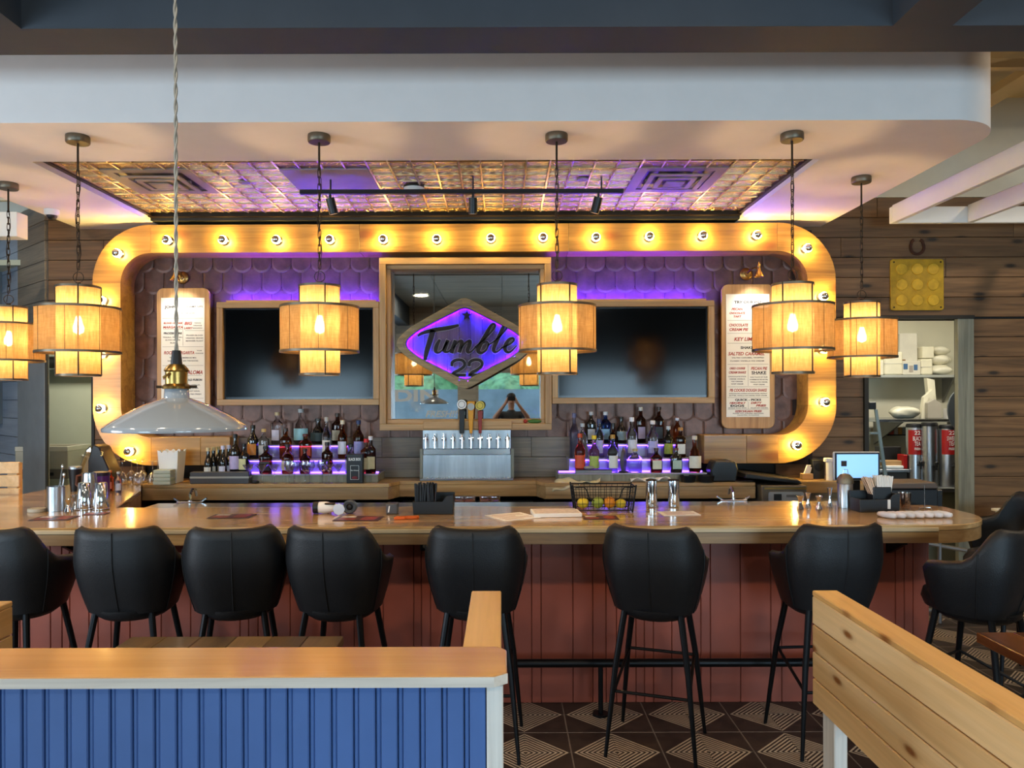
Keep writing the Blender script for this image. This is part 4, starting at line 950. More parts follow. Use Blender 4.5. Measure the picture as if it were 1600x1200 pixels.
# ---- right part of the back bar
gm = thing('glass_chiller', 'grey countertop drinks machine with black lid at right counter end', 'appliance', (0, 0, 0))
gx0, gx1 = X(1186, 6.15), X(1258, 6.15)
bx(gx0 + .01, gx1, 6.12, 6.7, .0, 1.035).build('body', pm('machine_grey', '6a6257', .4, .3), gm, .006)
MB().prism([(gx0 - .12, 1.09), (gx1 - .02, 1.04), (gx1 - .05, 1.075), (gx0 - .1, 1.13)], 6.15, 6.7, 'y').build('lid', m_black, gm, .008)
bx(gx0 + .03, gx1 - .005, 6.115, 6.16, 1.005, 1.02).build('edge_strip', m_brass, gm)
MB().prism(rrect(gx0 + .06, gx1 - .03, .89, .985, .015), 6.105, 6.122).build('control_panel', pm('panel_blue_grey', '9aa4b0', .35), gm)
bx(gx0 + .1, gx0 + .16, 6.10, 6.106, .92, .97).build('badge', m_black, gm); bx(gx0 + .2, gx1 - .06, 6.10, 6.106, .945, .965).build('display', pm('display_grey', '666b70', .4), gm)
sc_ = bx(X(1243, 6.35), X(1345, 6.35), 6.3, 6.74, .95, 1.05).build('side_shelf', m_back, None, .004); tag(sc_, 'small wooden side counter under the right marquee curve', 'counter')
spn = thing('service_stand', 'wooden base below the small side counter', 'stand', (0, 0, 0)); bx(X(1248, 6.4), X(1340, 6.4), 6.4, 6.73, 0, .949).build('body', m_backf, spn)
cr = thing('coffee_grinder', 'black rounded machine at the end of the right liquor steps', 'appliance', (X(1128, 6.3), 6.30, 1.0505))
MB().prism([(-.1, 0), (.1, 0), (.115, .1), (.1, .16), (.05, .175), (-.08, .17), (-.11, .1)], -.06, .1, 'y').build('body', m_black, cr, .012)
for u, lab in ((1076, 'black shallow bowl left of the black machine'), (1104, 'black shallow bowl in front of the black machine')):
    t = thing('ash_bowl', lab, 'bowl', (X(u, 6.23), 6.262 if u < 1100 else 6.252, 1.0505), 0, 'black bowls on the right counter'); MB().lathe([(0, 0), (.055, 0), (.068, .055), (.064, .055), (.05, .01), (0, .01)], 20).build('bowl', m_black, t, 0, True)
# monitor & gear on side shelf
mo = thing('pos_monitor', 'tilted touch monitor with light blue screen behind the right caddy', 'monitor', (X(1340, 5.6), 5.6, 0))
MB().box(-.1, .1, -.03, .2, 0, .02).box(-.03, .03, .03, .09, .02, .9).build('pedestal', m_black, mo, .004)
MB().box(-.175, .165, 0, .03, 1.13, 1.34).build('housing', pm('monitor_silver', 'c8cacc', .3), mo, .008); MB().box(-.168, .158, -.004, .0, 1.137, 1.334).build('bezel', m_black, mo)
bx(-.155, .145, -.007, -.004, 1.15, 1.322).build('screen', emit('monitor_blue', (.24, .5, .9, 1), .75), mo); bx(-.125, -.085, -.009, -.007, 1.235, 1.275).build('screen_icon', m_ink, mo)
bx(-.03, .03, .03, .08, .9, 1.2).build('stand', m_black, mo)
pr_ = thing('receipt_printer', 'large black cash terminal with brown top on the bar end', 'terminal', (X(1428, 5.0), 5.02, .94))
bx(-.17, .17, 0, .25, .0, .2).build('body', m_black, pr_, .01); MB().prism([(-.2, .2), (.17, .2), (.15, .24), (-.22, .235)], -.005, .25, 'y').build('lid', pm('brown_lid', '5a4c42', .5), pr_, .005)
bx(.17, .21, .02, .25, .02, .19).build('side_box', m_black, pr_, .006)
MB().box(-.18, .18, 0, .25, -.02, -.001).box(-.17, -.14, .02, .05, -.94, -.02).box(-.17, -.14, .2, .23, -.94, -.02).box(.12, .15, .2, .23, -.94, -.02).build('stand', m_steelb, pr_)
nb_ = thing('napkin_box', 'black speaker-like box on the small side counter', 'box', (X(1279, 6.45), 6.45, 1.0505)); bx(-.05, .05, 0, .1, 0, .16).build('body', m_black, nb_, .005); MB().lathe([(0, 0), (.035, 0), (.035, -.004), (0, -.004)], 16, (0, 0, .1), 'y').build('grille', m_blackm, nb_)
pk = thing('card_packets', 'white and tan packets in a small holder on the side counter', 'packets', (X(1262, 6.4), 6.40, 1.0505)); bx(-.045, .045, 0, .06, 0, .05).build('holder', m_backf, pk, .003); MB().prism([(-.03, .04), (.0, .04), (.03, .12), (.0, .12)], .01, .03, 'y').prism([(-.01, .04), (.03, .04), (.045, .1), (.01, .11)], .03, .05, 'y').build('packet', m_paper, pk)
wt = thing('pepper_mill', 'white tall dispenser with flat cap on the side counter', 'dispenser', (X(1296, 6.35), 6.36, 1.0505)); MB().lathe([(0, 0), (.026, 0), (.026, .15), (0, .15)], 16).build('tube', m_white, wt, 0, True); bx(-.04, .026, -.026, .026, .15, .185).build('cap', m_white, wt, .006)
# cloth, papers, obelisk and soap on the right steps
cl = MB().grid(lambda u, v: (X(862 + 72*u + 6*v, 6.25), 6.205 + .12*v, 1.058 + .05*max(0, v-.4)*math.sin(u*7) - (.075*(1-u)*(1-v)**3 if u < .6 else 0) + .008*math.sin(u*19+v*8)), 26, 12)
clo = cl.build('bar_towel', pm('cream_cloth', 'ddd2b0', .9, bump=.4, bs=90), None, 0, True, 180); tag(clo, 'crumpled cream bar towel hanging over the back counter edge', 'towel')
md = clo.modifiers.new('thick', 'SOLIDIFY'); md.thickness = .004; md.offset = 1
pg = MB().grid(lambda u, v: (X(985 + 62*u, 6.26), 6.24 + .06*v, 1.054 + .03*abs(math.sin(u*9+2*v))*(1-v*.4) + .012*u), 24, 7).build('paper_bag', m_paper, None, 0, True, 180); tag(pg, 'flattened white paper bag on counter behind the steel shakers', 'bag')
md = pg.modifiers.new('thick', 'SOLIDIFY'); md.thickness = .003; md.offset = 1
ob = thing('award_obelisk', 'grey pointed trophy on black base on the right steps', 'trophy', (X(974, 6.34), 6.352, 1.1205)); MB().lathe([(0, 0), (.045, 0), (.038, .012), (0, .014)], 16).build('base', m_black, ob, 0, True); MB().lathe([(.018, .012), (.03, .1), (.018, .17), (.0, .215)], 4).build('spire', pm('pewter', '6d6a70', .35, .8), ob)
bk_ = thing('folded_notebook', 'grey notebook lying on the lowest right step', 'notebook', (X(927, 6.33), 6.315, 1.121)); bx(-.15, .15, -.01, .04, 0, .022).build('pages', pm('grey_cover', '8a8c94', .5), bk_, .003); bx(-.152, .152, -.012, .042, .022, .027).build('cover', pm('dark_cover', '44454c', .5), bk_, .002)
sp_ = thing('soap_stone', 'smooth grey oval stone on top of the notebook', 'stone', (X(920, 6.33), 6.33, 1.1485)); MB().sphere((0, 0, .016), .045, 16, 9, 1, .6, .36).build('stone', pm('stone_grey', '8f8f88', .5), sp_, 0, True, 180)
# menus on back counter
def sheet(u, v, D, wdt, dep, rz, z, label, dark=False, name='menu_card'):
    t = thing(name, label, 'menu', (X(u, D), D, z), R(rz))
    bx(-wdt/2, wdt/2, -dep/2, dep/2, 0, .0025).build('card', pm('card_dark', '3c1e22', .35) if dark else m_paper, t)
    if dark:
        MB().box(-wdt*.42, -wdt*.05, -dep*.38, dep*.05, .0026, .0031).box(.02, wdt*.4, -dep*.4, dep*.36, .0026, .0031).build('photo_print', pm('print_red', '8a3a34', .35, var=.6, vs=30), t)
        MB().box(-wdt*.42, -wdt*.1, dep*.12, dep*.38, .0026, .0031).build('title_print', pm('print_pale', 'cfc4bc', .4, var=.5, vs=60), t)
    else:
        b = MB()
        for k in range(6): b.box(-wdt*.4, wdt*(.4 if k % 3 else .1), -dep*.4 + k*dep*.14, -dep*.36 + k*dep*.14, .0026, .003)
        b.build('printed_lines', pm('print_rose', 'b08a84', .6), t)
    return t
sheet(1150, 0, 6.42, .22, .2, 0, 1.0505, 'dark red menu card lying at the right end of back counter', True)
# ---- beer tap wall
tp = thing('beer_tap_tower', 'stainless beer tap panel with ten faucets and drip tray', 'beer tap', (X(729, 6.5), 6.54, 1.0505))
W2 = .375
bx(-W2, W2, -.035, 0, .26, .425).build('tap_panel', m_brushed, tp, .004); bx(-W2+.005, W2-.005, -.03, 0, .21, .26).build('lower_band', m_steel, tp, .003); bx(-W2, W2, -.022, 0, .0, .21).build('backsplash', m_brushed, tp, .003)
bx(-W2-.015, W2+.015, -.13, -.022, 0, .018).build('drip_tray', m_steel, tp, .003)
for k in range(30): bx(-W2 + .01 + k*.0245, -W2 + .022 + k*.0245, -.125, -.03, .018, .021).build('grate_bar', m_steelb, tp) if k < 30 else None
for s_ in (-1, 1): bx(s_*(W2+.012) - .012, s_*(W2+.012) + .012, -.025, 0, .0, .26).build('side_trim', m_greytrim, tp)
fau = MB().lathe([(.0, 0), (.022, 0), (.022, -.006), (.012, -.01), (.012, -.05), (0, -.05)], 12, axis='y').cone((0, -.05, .015), (0, -.06, -.075), .011, .007, 10).cone((0, -.05, .0), (0, -.045, .045), .008, .006, 10).mesh('faucet', m_chrome, 0, True)
for k in range(10):
    f = link('faucet', fau, tp, (-W2 + .03 + k*(2*W2-.06)/9, -.035, .345))
def handle(k, prof, m, badge, label):
    x = X(729, 6.5) - W2 + .03 + k*(2*W2-.06)/9
    t = thing('tap_handle', label, 'tap handle', (x, 6.54 - .082, 1.0505 + .392))
    MB().prism(prof, -.012, .012, 'y').build('grip', m, t, .004); badge(t); MB().cone((0, 0, -.012), (0, 0, .004), .009).build('ferrule', m_chrome, t)
def round_badge(c, z, r, sx=1):
    def f(t):
        MB().lathe([(0, 0), (r, 0), (r, -.012), (0, -.012)], 24, (0, -.012, z), 'y', sx=sx).build('badge', c, t, 0, True)
        MB().lathe([(r*.72, -.0125), (r*.62, -.0125)], 24, (0, -.012, z), 'y', sx=sx).build('badge_ring', m_ink, t)
    return f
handle(4, [(-.02, .0), (.02, 0), (.024, .2), (-.024, .2)], m_black, round_badge(m_paper, .245, .04), 'black beer tap handle with round badge, leftmost of three')
handle(5, [(-.012, .0), (.012, 0), (.024, .19), (.034, .27), (-.034, .27), (-.024, .19)], pm('tap_yellow', 'e29a1e', .4), lambda t: MB().lathe([(0, 0), (.03, 0), (.03, -.012), (0, -.012)], 20, (0, -.01, .225), 'y').build('badge', pm('badge_silver', 'b9bcb4', .3), t, 0, True), 'yellow tapered beer tap handle, middle of three')
handle(6, [(-.012, .0), (.012, 0), (.02, .19), (-.02, .19)], pm('tap_red', '8e2a22', .4), round_badge(pm('badge_gold', 'd8c24a', .4), .235, .038, 1), 'red beer tap handle with gold oval badge, rightmost of three')
# small model on the mirror ledge
cro = thing('ledge_ornament', 'small green ornament lying on the mirror ledge', 'ornament', (X(830, 6.5), 6.518, 1.5235))
MB().sphere((.03, 0, .018), .06, 14, 7, 1, .3, .3).build('body', pm('toy_green', '3f6a2c', .5), cro, 0, True, 180); MB().sphere((-.05, 0, .018), .018, 10, 6).build('head', pm('toy_red', '9a2a20', .5), cro, 0, True, 180)

# ================================================================== THE BAR
BT = 1.054
bar = thing('bar_counter', 'long polished hickory bar with barn red panelled front', 'bar counter', (0, 0, 0))
top = [(-3.5, 4.12)] + arc(2.76 - .42, 4.12 + .42, .42, -90, 0, 16) + arc(2.76 - .12, 4.88 - .12, .12, 0, 90, 6) + [(-2.45, 4.88), (-2.75, 5.84), (-2.925, 6.21), (-2.925, 6.69), (-3.5, 6.69)]
MB().prism(top, BT - .03, BT, 'z').build('bar_top', m_bar, bar, .004, True)
# edge boards below the top, in separate lengths
cuts = [-3.5, -2.55, -1.85, -.95, -.35, .75, 1.62, 2.34]
for k, (a, b) in enumerate(zip(cuts, cuts[1:])):
    bx(a + .0005, b - .0005, 4.125, 4.155, BT - .098, BT - .031).build('edge_board', (m_bar_edge, m_bar_dark, m_bar_edge, m_bar_dark, m_bar_dark, m_bar_dark, m_bar_edge)[k], bar, .002)
    bx(a + .0005, b - .0005, 4.116, 4.13, BT - .036, BT - .012).build('nosing_strip', m_bark, bar, .004)
MB().strip(arc(2.34, 4.54, .415, -90, 0, 14), arc(2.34, 4.54, .385, -90, 0, 14), BT - .098, BT - .031, False, 'z').build('edge_board', m_bar_edge, bar, 0, True)
bx(2.725, 2.755, 4.541, 4.84, BT - .098, BT - .031).build('edge_board', m_bar_edge, bar, .002)
MB().prism([(-2.45, 4.885), (-2.75, 5.84), (-2.925, 6.2), (-2.95, 6.19), (-2.78, 5.83), (-2.48, 4.885)], BT - .14, BT - .031, 'z').build('edge_board', m_bar_edge, bar)
bx(-3.495, -3.465, 4.16, 6.2, BT - .098, BT - .031).build('edge_board', m_bar_edge, bar, .002)
bx(-3.3, 2.42, 4.405, 4.85, 0, BT - .031).build('bar_die', m_redback, bar)
bx(-3.3, -2.95, 4.85, 6.6, 0, BT - .031).build('bar_die', m_redback, bar)
x = -3.3; rr_ = random.Random(3)
wl_ = [.165, .062, .04, .17, .1, .035]
while x < 2.42:
    wd_ = min(rr_.choice(wl_) + rr_.uniform(0, .02), 2.425 - x)
    if wd_ < .015: break
    bx(x + .0015, x + wd_ - .0015, 4.39, 4.405, .0, BT - .1).build('red_board', m_red, bar, .003); x += wd_
for k in range(4): bx(2.42, 2.437, 4.393 + k*.115, 4.393 + k*.115 + .112, 0, BT - .1).build('red_board', m_red, bar, .003)
for x in (-2.4, -.95, .9, 2.2):
    MB().prism([(4.389, BT - .1), (4.2, BT - .1), (4.2, BT - .12), (4.37, BT - .2), (4.389, BT - .2)], x - .012, x + .012, 'x').build('bracket', m_blackm, bar)
ot = thing('outlet_box', 'small black power outlet under the bar top by the middle stool', 'outlet', (X(668, 4.36), 4.389, BT - .155)); bx(-.045, .045, -.03, 0, -.022, .03).build('box', m_black, ot, .003); MB().lathe([(0, 0), (.01, 0), (.01, -.003), (0, -.003)], 12, (-.02, -.03, .004), 'y').build('socket', m_white, ot)
# foot rail
frl = thing('foot_rail', 'black pipe foot rail along the bar front', 'foot rail', (0, 4.22, 0))
MB().cone((-3.2, 0, .285), (2.3, 0, .285), .023, n=14).build('pipe', m_blackm, frl, 0, True)
for x in (-2.6, -1.0, X(937, 4.22), 2.1):
    MB().cone((x, 0, .0), (x, 0, .285), .014, n=10).build('post', m_blackm, frl, 0, True); MB().cone((x, 0, 0), (x, 0, .012), .045, n=14).build('flange', m_blackm, frl, 0, True)

# ================================================================== STOOLS
def stool_proto():
    t = thing('bar_stool', '', 'bar stool', (0, 0, 0), 0, 'black bar stools along the bar')
    n, m = 37, 11
    PH = 128
    def top_z(ph):
        a = abs(ph); s_ = min(1, max(0, (a - 47) / 44)); s_ = s_*s_*(3 - 2*s_)
        return 1.115 - .165*s_ - .02*max(0, (a-88)/40) - .008*math.cos(R(a*3))*(a < 45)
    def surf(u, v, ins=0):
        ph = -PH + 2*PH*u; a = abs(ph); s_, c = math.sin(R(ph)), math.cos(R(ph))
        zt_ = top_z(ph); z = .70 + (zt_ - .70)*v
        hz = (z - .70)/.41
        sc_ = .80 + .24*math.sin(min(1, hz*1.35)*PI/2) - .05*max(0, hz-.6)/.4
        ex = .62
        x = (.242*sc_*(1 + .035*min(1, max(0, (a-55)/45))) - ins) * math.copysign(abs(s_)**ex, s_); y = -(.215*sc_ - ins) * math.copysign(abs(c)**ex, c)
        if c < 0: y = -(.235*sc_) * c * 1.0
        y -= .035*hz*max(0, c)
        if a > 118 and v > .02:       # rounded arm tips
            k = (a - 118)/10; z = z - (zt_ - .70)*.10*k*k*v
        return (x, y, z)
    rows = []
    vs = []; T = .022
    prof = [(k/(m-1), 0) for k in range(m)]
    for j in range(m): vs += [surf(i/(n-1), j/(m-1), 0) for i in range(n)]
    rim = []
    for i in range(n):
        a = Vector(surf(i/(n-1), 1, 0)); b = Vector(surf(i/(n-1), 1, T*2)); c = (a + b)/2 + Vector((0, 0, .014)); rim.append(tuple(c))
    vs += rim
    for j in range(m - 1, -1, -1): vs += [surf(i/(n-1), j/(m-1), T*2) for i in range(n)]
    M2 = 2*m + 1
    fs = [(j*n+i, j*n+i+1, (j+1)*n+i+1, (j+1)*n+i) for j in range(M2-1) for i in range(n-1)]
    for i in (0, n-1):
        for j in range(m): fs.append((j*n+i, (j+1)*n+i, (M2-2-j)*n+i, (M2-1-j)*n+i) if j < m-1 else (j*n+i, (j+1)*n+i, (j+2)*n+i))
    MB().add(vs, fs).build('shell', m_leather, t, 0, True, 70)
    for ph in (0, -72, 72):
        u = (ph + PH)/(2*PH)
        MB().tube([Vector(surf(u, v/12, -.0015)) for v in range(0, 13)], .0026, 5).build('seam', m_seam, t)
    MB().lathe([(0, .655), (.15, .66), (.185, .685), (.19, .715), (0, .715)], 28, (0, .0, 0), sx=1, sy=1.02).build('seat_pan', m_leather, t, 0, True, 50)
    MB().lathe([(0, .70), (.185, .70), (.2, .735), (.19, .775), (.15, .79), (0, .795)], 28, (0, .05, 0), sx=.95, sy=1.0).build('cushion', m_leather, t, 0, True, 60)
    for sx in (-1, 1):
        for sy in (-1, 1):
            MB().tube([(sx*.135, sy*.125, .70), (sx*.175, sy*.168, .42), (sx*.215, sy*.215, .0)], [.0165, .0145, .009], 10).build('leg', m_blackm, t, 0, True)
    def at(sx, sy, z):
        k = 1 - z/.7; return (sx*(.135 + .08*k), sy*(.125 + .09*k), z)
    MB().cone(at(-1, -1, .31), at(1, -1, .31), .008, n=8).build('stretcher', m_blackm, t, 0, True)
    MB().cone(at(-1, 1, .42), at(1, 1, .42), .008, n=8).build('stretcher', m_blackm, t, 0, True)
    for sx in (-1, 1): MB().cone(at(sx, -1, .31), at(sx, 1, .42), .008, n=8).build('stretcher', m_blackm, t, 0, True)
    return t
st = stool_proto()
spots = [(-2.45, 3.9, -8, 'black leather bar stool cut off by the left picture edge'),
 (-1.87, 3.9, 2, 'second black leather bar stool from the left, under the steel shakers'),
 (-1.345, 3.9, 12, 'third black leather bar stool from the left, turned flat to the viewer'),
 (-.815, 3.88, -9, 'fourth black leather bar stool from the left, right arm showing'),
 (-.13, 3.88, -3, 'black leather bar stool behind the pine partition, in front of napkin caddy'),
 (.77, 3.86, -20, 'black leather bar stool with all four legs visible, turned right'),
 (1.63, 3.91, 4, 'black leather bar stool behind the right pine partition, left arm showing'),
 (2.33, 3.78, 34, 'black leather bar stool at the right picture edge, seen from its side'),
 (3.14, 4.75, 92, 'black leather bar stool at the rounded end of the bar, half hidden')]
for k, (x, y, rz, lab) in enumerate(spots):
    if k == 0: st.location = (x, y, 0); st.rotation_euler = (0, 0, R(rz)); st['label'] = lab
    else: dup(st, (x, y, 0), R(rz), lab)

# ================================================================== BOOTHS
bw = thing('booth_wall', 'blue beadboard half wall with wooden cap in the foreground', 'half wall', (0, 1.66, 0))
bx(-2.2, -.04, .045, .16, 0, 1.12).build('core', m_bluegroove, bw)
x = -.0355 - .0475*.35
bx(-.037, -.0006, .018, .185, 0, 1.12).build('corner_post', m_white_post, bw, .003)
x = -.038
k = 0
while x > -1.75:
    bx(x - .0366, x - .001, .026, .045, 0, 1.12).build('bead_board', m_blue, bw, .0025)
    bx(x - .0475, x - .038, .029, .045, 0, 1.12).build('bead', m_blue, bw, .003)
    x -= .0486
MB().prism([(-2.2, 0), (-.02, 0), (.008, .022), (.008, .175), (-.012, .2), (-2.2, .2)], 1.121, 1.146, 'z').build('cap', m_cap, bw, .003)
MB().prism([(-2.2, -.002), (-.02, -.002), (-.0195, 0), (-2.2, 0)], 1.1225, 1.1445, 'z').build('cap_edge', m_capedge, bw)
MB().prism([(-.02, -.002), (.0095, .0215), (.008, .022), (-.0195, 0)], 1.1225, 1.1445, 'z').build('cap_edge', m_capedge, bw)
def partition(x0, x1, y0, y1, zt_, label, face, n=4, post=True):
    """slatted pine booth partition running towards the viewer; face = side with the boards"""
    t = thing('booth_partition', label, 'partition', (0, 0, 0))
    bh = .0885; z = zt_ - .012
    bx(x0 - .0, x1, y0, y1, zt_ - .018, zt_).build('cap_board', m_pinetop, t, .003)
    xa_, xb_ = (x0, x0 + .02) if face < 0 else (x1 - .02, x1)
    hs = [.095] + [bh]*(n-1); z = zt_ - .0185
    for h in hs:
        bx(xa_, xb_, y0, y1, z - h + .004, z).build('slat', m_pine, t, .003); z -= h
    xc, xd = (x1 - .02, x1) if face < 0 else (x0, x0 + .02); z = zt_ - .0185
    for h in hs:
        bx(xc, xd, y0, y1, z - h + .004, z).build('slat', m_pine, t, .003); z -= h
    for py in (y1 - .12, (y0 + y1)/2, y0 + .05):
        bx(x0 + .0205, x1 - .0205, py, py + .089, 0, zt_ - .0185).build('post', m_white_post, t, .003)
    return t
partition(X(1268, 2.55), X(1307, 2.55), .35, 2.55, Z(924, 2.55), 'knotty pine slatted booth partition at right foreground', -1)
partition(X(736, 2.55), X(782, 2.55), 1.9, 2.55, Z(923, 2.55), 'narrow pine partition end behind the blue half wall', 1)
partition(-1.75, X(19, 2.55), 1.9, 2.55, Z(936, 2.55), 'pine slatted partition at the left picture edge', 1)
# bench beneath the right partition
bn = thing('booth_bench', 'pale wooden booth bench under the right pine partition', 'bench', (0, 0, 0))
bx(1.14, 1.5, .9, 2.45, .42, .46).build('seat', m_pine, bn, .004); bx(1.16, 1.48, .95, 2.4, 0, .419).build('base', pm('bench_panel', '8f98a0', .5), bn, .004)
# far-left booth back
fb = thing('slat_bench', 'pine slatted bench back beyond the left end of the bar', 'bench', (0, 0, 0))
for k in range(6): bx(-4.4, X(29, 5.55), 5.55, 5.575, 1.29 - .095*(k+1) + .012, 1.29 - .095*k).build('slat', m_pine, fb, .003)
bx(X(29, 5.55) - .1, X(29, 5.55) - .03, 5.576, 5.64, 0, 1.28).build('post', m_pine, fb); bx(-4.35, -4.28, 5.576, 5.64, 0, 1.28).build('post', m_pine, fb)
# tables
tt = thing('booth_table', 'plank table top behind the blue half wall', 'table', (0, 0, 0))
for k in range(6): bx(-1.54 + k*.1467 + .0005, -1.54 + (k+1)*.1467 - .0005, 2.4, 3.18, .725, .762).build('plank', m_table_dark, tt, .003)
bx(-1.13, -1.07, 2.75, 2.83, .03, .724).build('column', m_blackm, tt); bx(-1.4, -.8, 2.6, 3.0, 0, .03).build('base', m_blackm, tt, .004)
t2_ = thing('dining_table', 'dark walnut plank table at the right picture edge', 'table', (0, 0, 0))
for k in range(5): bx(1.97 + k*.15 + .0005, 1.97 + (k+1)*.15 - .0005, 2.2, 3.2, .72, .762).build('plank', m_table, t2_, .003)
for x, y in ((2.12, 3.06), (2.6, 3.06), (2.12, 2.3), (2.6, 2.3)): bx(x, x + .035, y, y + .035, 0, .72).build('leg', m_blackm, t2_)
for y in (3.06, 2.3): bx(2.155, 2.6, y, y + .035, .12, .15).build('cross_bar', m_blackm, t2_)
# tray stand and hand truck far right
bt_ = thing('bus_tub', 'grey bus tub on a stand at the right picture edge', 'tub', (X(1600, 5.9), 5.9, 0))
MB().strip(rrect(-.11, .3, -.2, .2, .03), rrect(-.1, .29, -.19, .19, .03), .70, .84, True, 'z').build('tub', pm('tub_grey', '9a9a9c', .5), bt_); bx(-.11, .3, -.2, .2, .69, .70).build('bottom', pm('tub_grey2', '9a9a9c', .5), bt_)
MB().strip(rrect(-.13, .32, -.22, .22, .03), rrect(-.1, .29, -.19, .19, .03), .835, .85, True, 'z').build('rim', m_white, bt_)
for x, y in ((-.09, -.18), (.28, -.18), (-.09, .18), (.28, .18)): bx(x - .012, x + .012, y - .012, y + .012, 0, .69).build('leg', m_steelb, bt_)
ck = thing('lemon_wedge_pack', 'yellow packet lying in the grey bus tub', 'packet', (X(1600, 5.9), 5.85, .7)); bx(-.07, .05, -.05, .05, 0, .17).build('packet', pm('yellow_pack', 'd8b23a', .5), ck, .01)
rk = thing('rack_frame', 'pale metal rack frame beyond the right end of the bar', 'rack', (X(1467, 5.9), 5.9, 0))
MB().cone((0, 0, 0), (0, 0, .78), .016).cone((.0, .5, 0), (0, .5, .78), .016).build('upright', m_steelb, rk); MB().cone((-.35, 0, .66), (.3, 0, .54), .016).cone((-.3, 0, .12), (.4, 0, .05), .016).build('brace', m_steelb, rk)

# ================================================================== LANTERNS
lk = MB().tube([(.008*math.cos(a) , 0, (.02 if math.sin(a) > 0 else -.02)*(1 if abs(math.sin(a)) > .2 else 0) + .008*math.sin(a)) for a in [2*PI*k/12 for k in range(12)]], .0026, 6, True).mesh('chain_link', m_dkbronze, 0, True)
def lantern():
    t = thing('pendant_lantern', '', 'pendant lamp', (0, 0, SOF), 0, 'burlap drum pendant lanterns over the bar')
    MB().lathe([(0, 0), (.062, 0), (.064, -.006), (.064, -.036), (.06, -.042), (0, -.042)], 28).build('canopy', m_bronze, t, 0, True)
    zs = -(SOF - 2.384)         # shade top
    MB().cone((0, 0, -.042), (0, 0, -.20), .006).build('rod', m_dkbronze, t, 0, True)
    z = -.215; k = 0
    while z > zs + .09:
        l = link('chain_link', lk, t, (0, 0, z), (k % 2)*PI/2); z -= .043; k += 1
    MB().tube([(.012*math.sin(j*.9), .006*math.cos(j*.7), -.2 - (-.2 - (zs + .03))*j/12) for j in range(13)], .0022, 5).build('cord', m_dkbronze, t)
    MB().tube([(.03*math.cos(a), .0, zs + .05 + .03*math.sin(a)) for a in [2*PI*j/14 for j in range(14)]], .0025, 6, True).build('ring_loop', m_dkbronze, t)
    ri_, ro = .112, .218
    H = .51
    MB().grid(lambda u, v: (ri_*math.cos(2*PI*u), ri_*math.sin(2*PI*u), zs - H + .008 + (H - .016)*v), 40, 2, True).build('inner_shade', m_burlap, t, 0, True, 180)
    z1, z0 = zs - .125, zs - .375
    MB().grid(lambda u, v: (ro*math.cos(2*PI*u), ro*math.sin(2*PI*u), z0 + (z1 - z0)*v), 52, 2, True).build('outer_shade', m_burlap, t, 0, True, 180)
    def ring(r, z, h=.013): return MB().lathe([(r-.003, 0), (r+.004, 0), (r+.004, h), (r-.003, h), (r-.003, 0)], 52, (0, 0, z))
    for r, z in ((ri_, zs - .012), (ri_, zs - H), (ro, z1 - .006), (ro, z0 - .006)): ring(r, z).build('metal_ring', m_bronze, t, 0, True)
    for k in range(8):       # sewn seams of the outer fabric
        a = 2*PI*k/8 + .2
        MB().cone((ro*1.004*math.cos(a), ro*1.004*math.sin(a), z0), (ro*1.004*math.cos(a), ro*1.004*math.sin(a), z1), .0012, n=5).build('seam', m_dkbronze, t)
    for a in (-62, 28, 118, 208):      # straps of the inner drum and the arms that carry the outer one
        c, s_ = math.cos(R(a)), math.sin(R(a))
        MB().cone((ri_*1.02*c, ri_*1.02*s_, zs - H + .004), (ri_*1.02*c, ri_*1.02*s_, zs), .0042, n=6).build('strap', m_dkbronze, t)
        MB().cone((ri_*c, ri_*s_, z1), (ro*c, ro*s_, z1), .003, n=6).cone((0, 0, zs - .008), (ri_*c, ri_*s_, zs - .008), .003, n=6).build('arm', m_dkbronze, t)
    MB().cone((0, 0, zs + .02), (0, 0, zs - .17), .014).build('socket', m_dkbronze, t, 0, True)
    MB().lathe([(.012, 0), (.02, -.03), (.03, -.065), (.026, -.09), (.0, -.105)], 16, (0, 0, zs - .17)).build('bulb', m_bulb, t, 0, True, 180)
    return t
ln = lantern()
LP = [(X(123, 4.35), 4.35, 'burlap drum pendant lantern, leftmost of the four over the bar front'), (X(500, 4.35), 4.35, 'burlap drum pendant lantern in front of the left television'),
 (X(871, 4.35), 4.35, 'burlap drum pendant lantern overlapping the right tip of the violet sign'), (X(1239, 4.35), 4.35, 'burlap drum pendant lantern in front of the right menu board'),
 (X(14, 5.3), 5.3, 'burlap drum pendant lantern cut by the left picture edge'), (X(1347, 5.22), 5.22, 'burlap drum pendant lantern beside the yellow wall plate')]
for k, (x, y, lab) in enumerate(LP):
    if k == 0: ln.location = (x, y, SOF); ln['label'] = lab
    else: dup(ln, (x, y, SOF), [0, 0, .1, .25, .3, .0][k], lab)
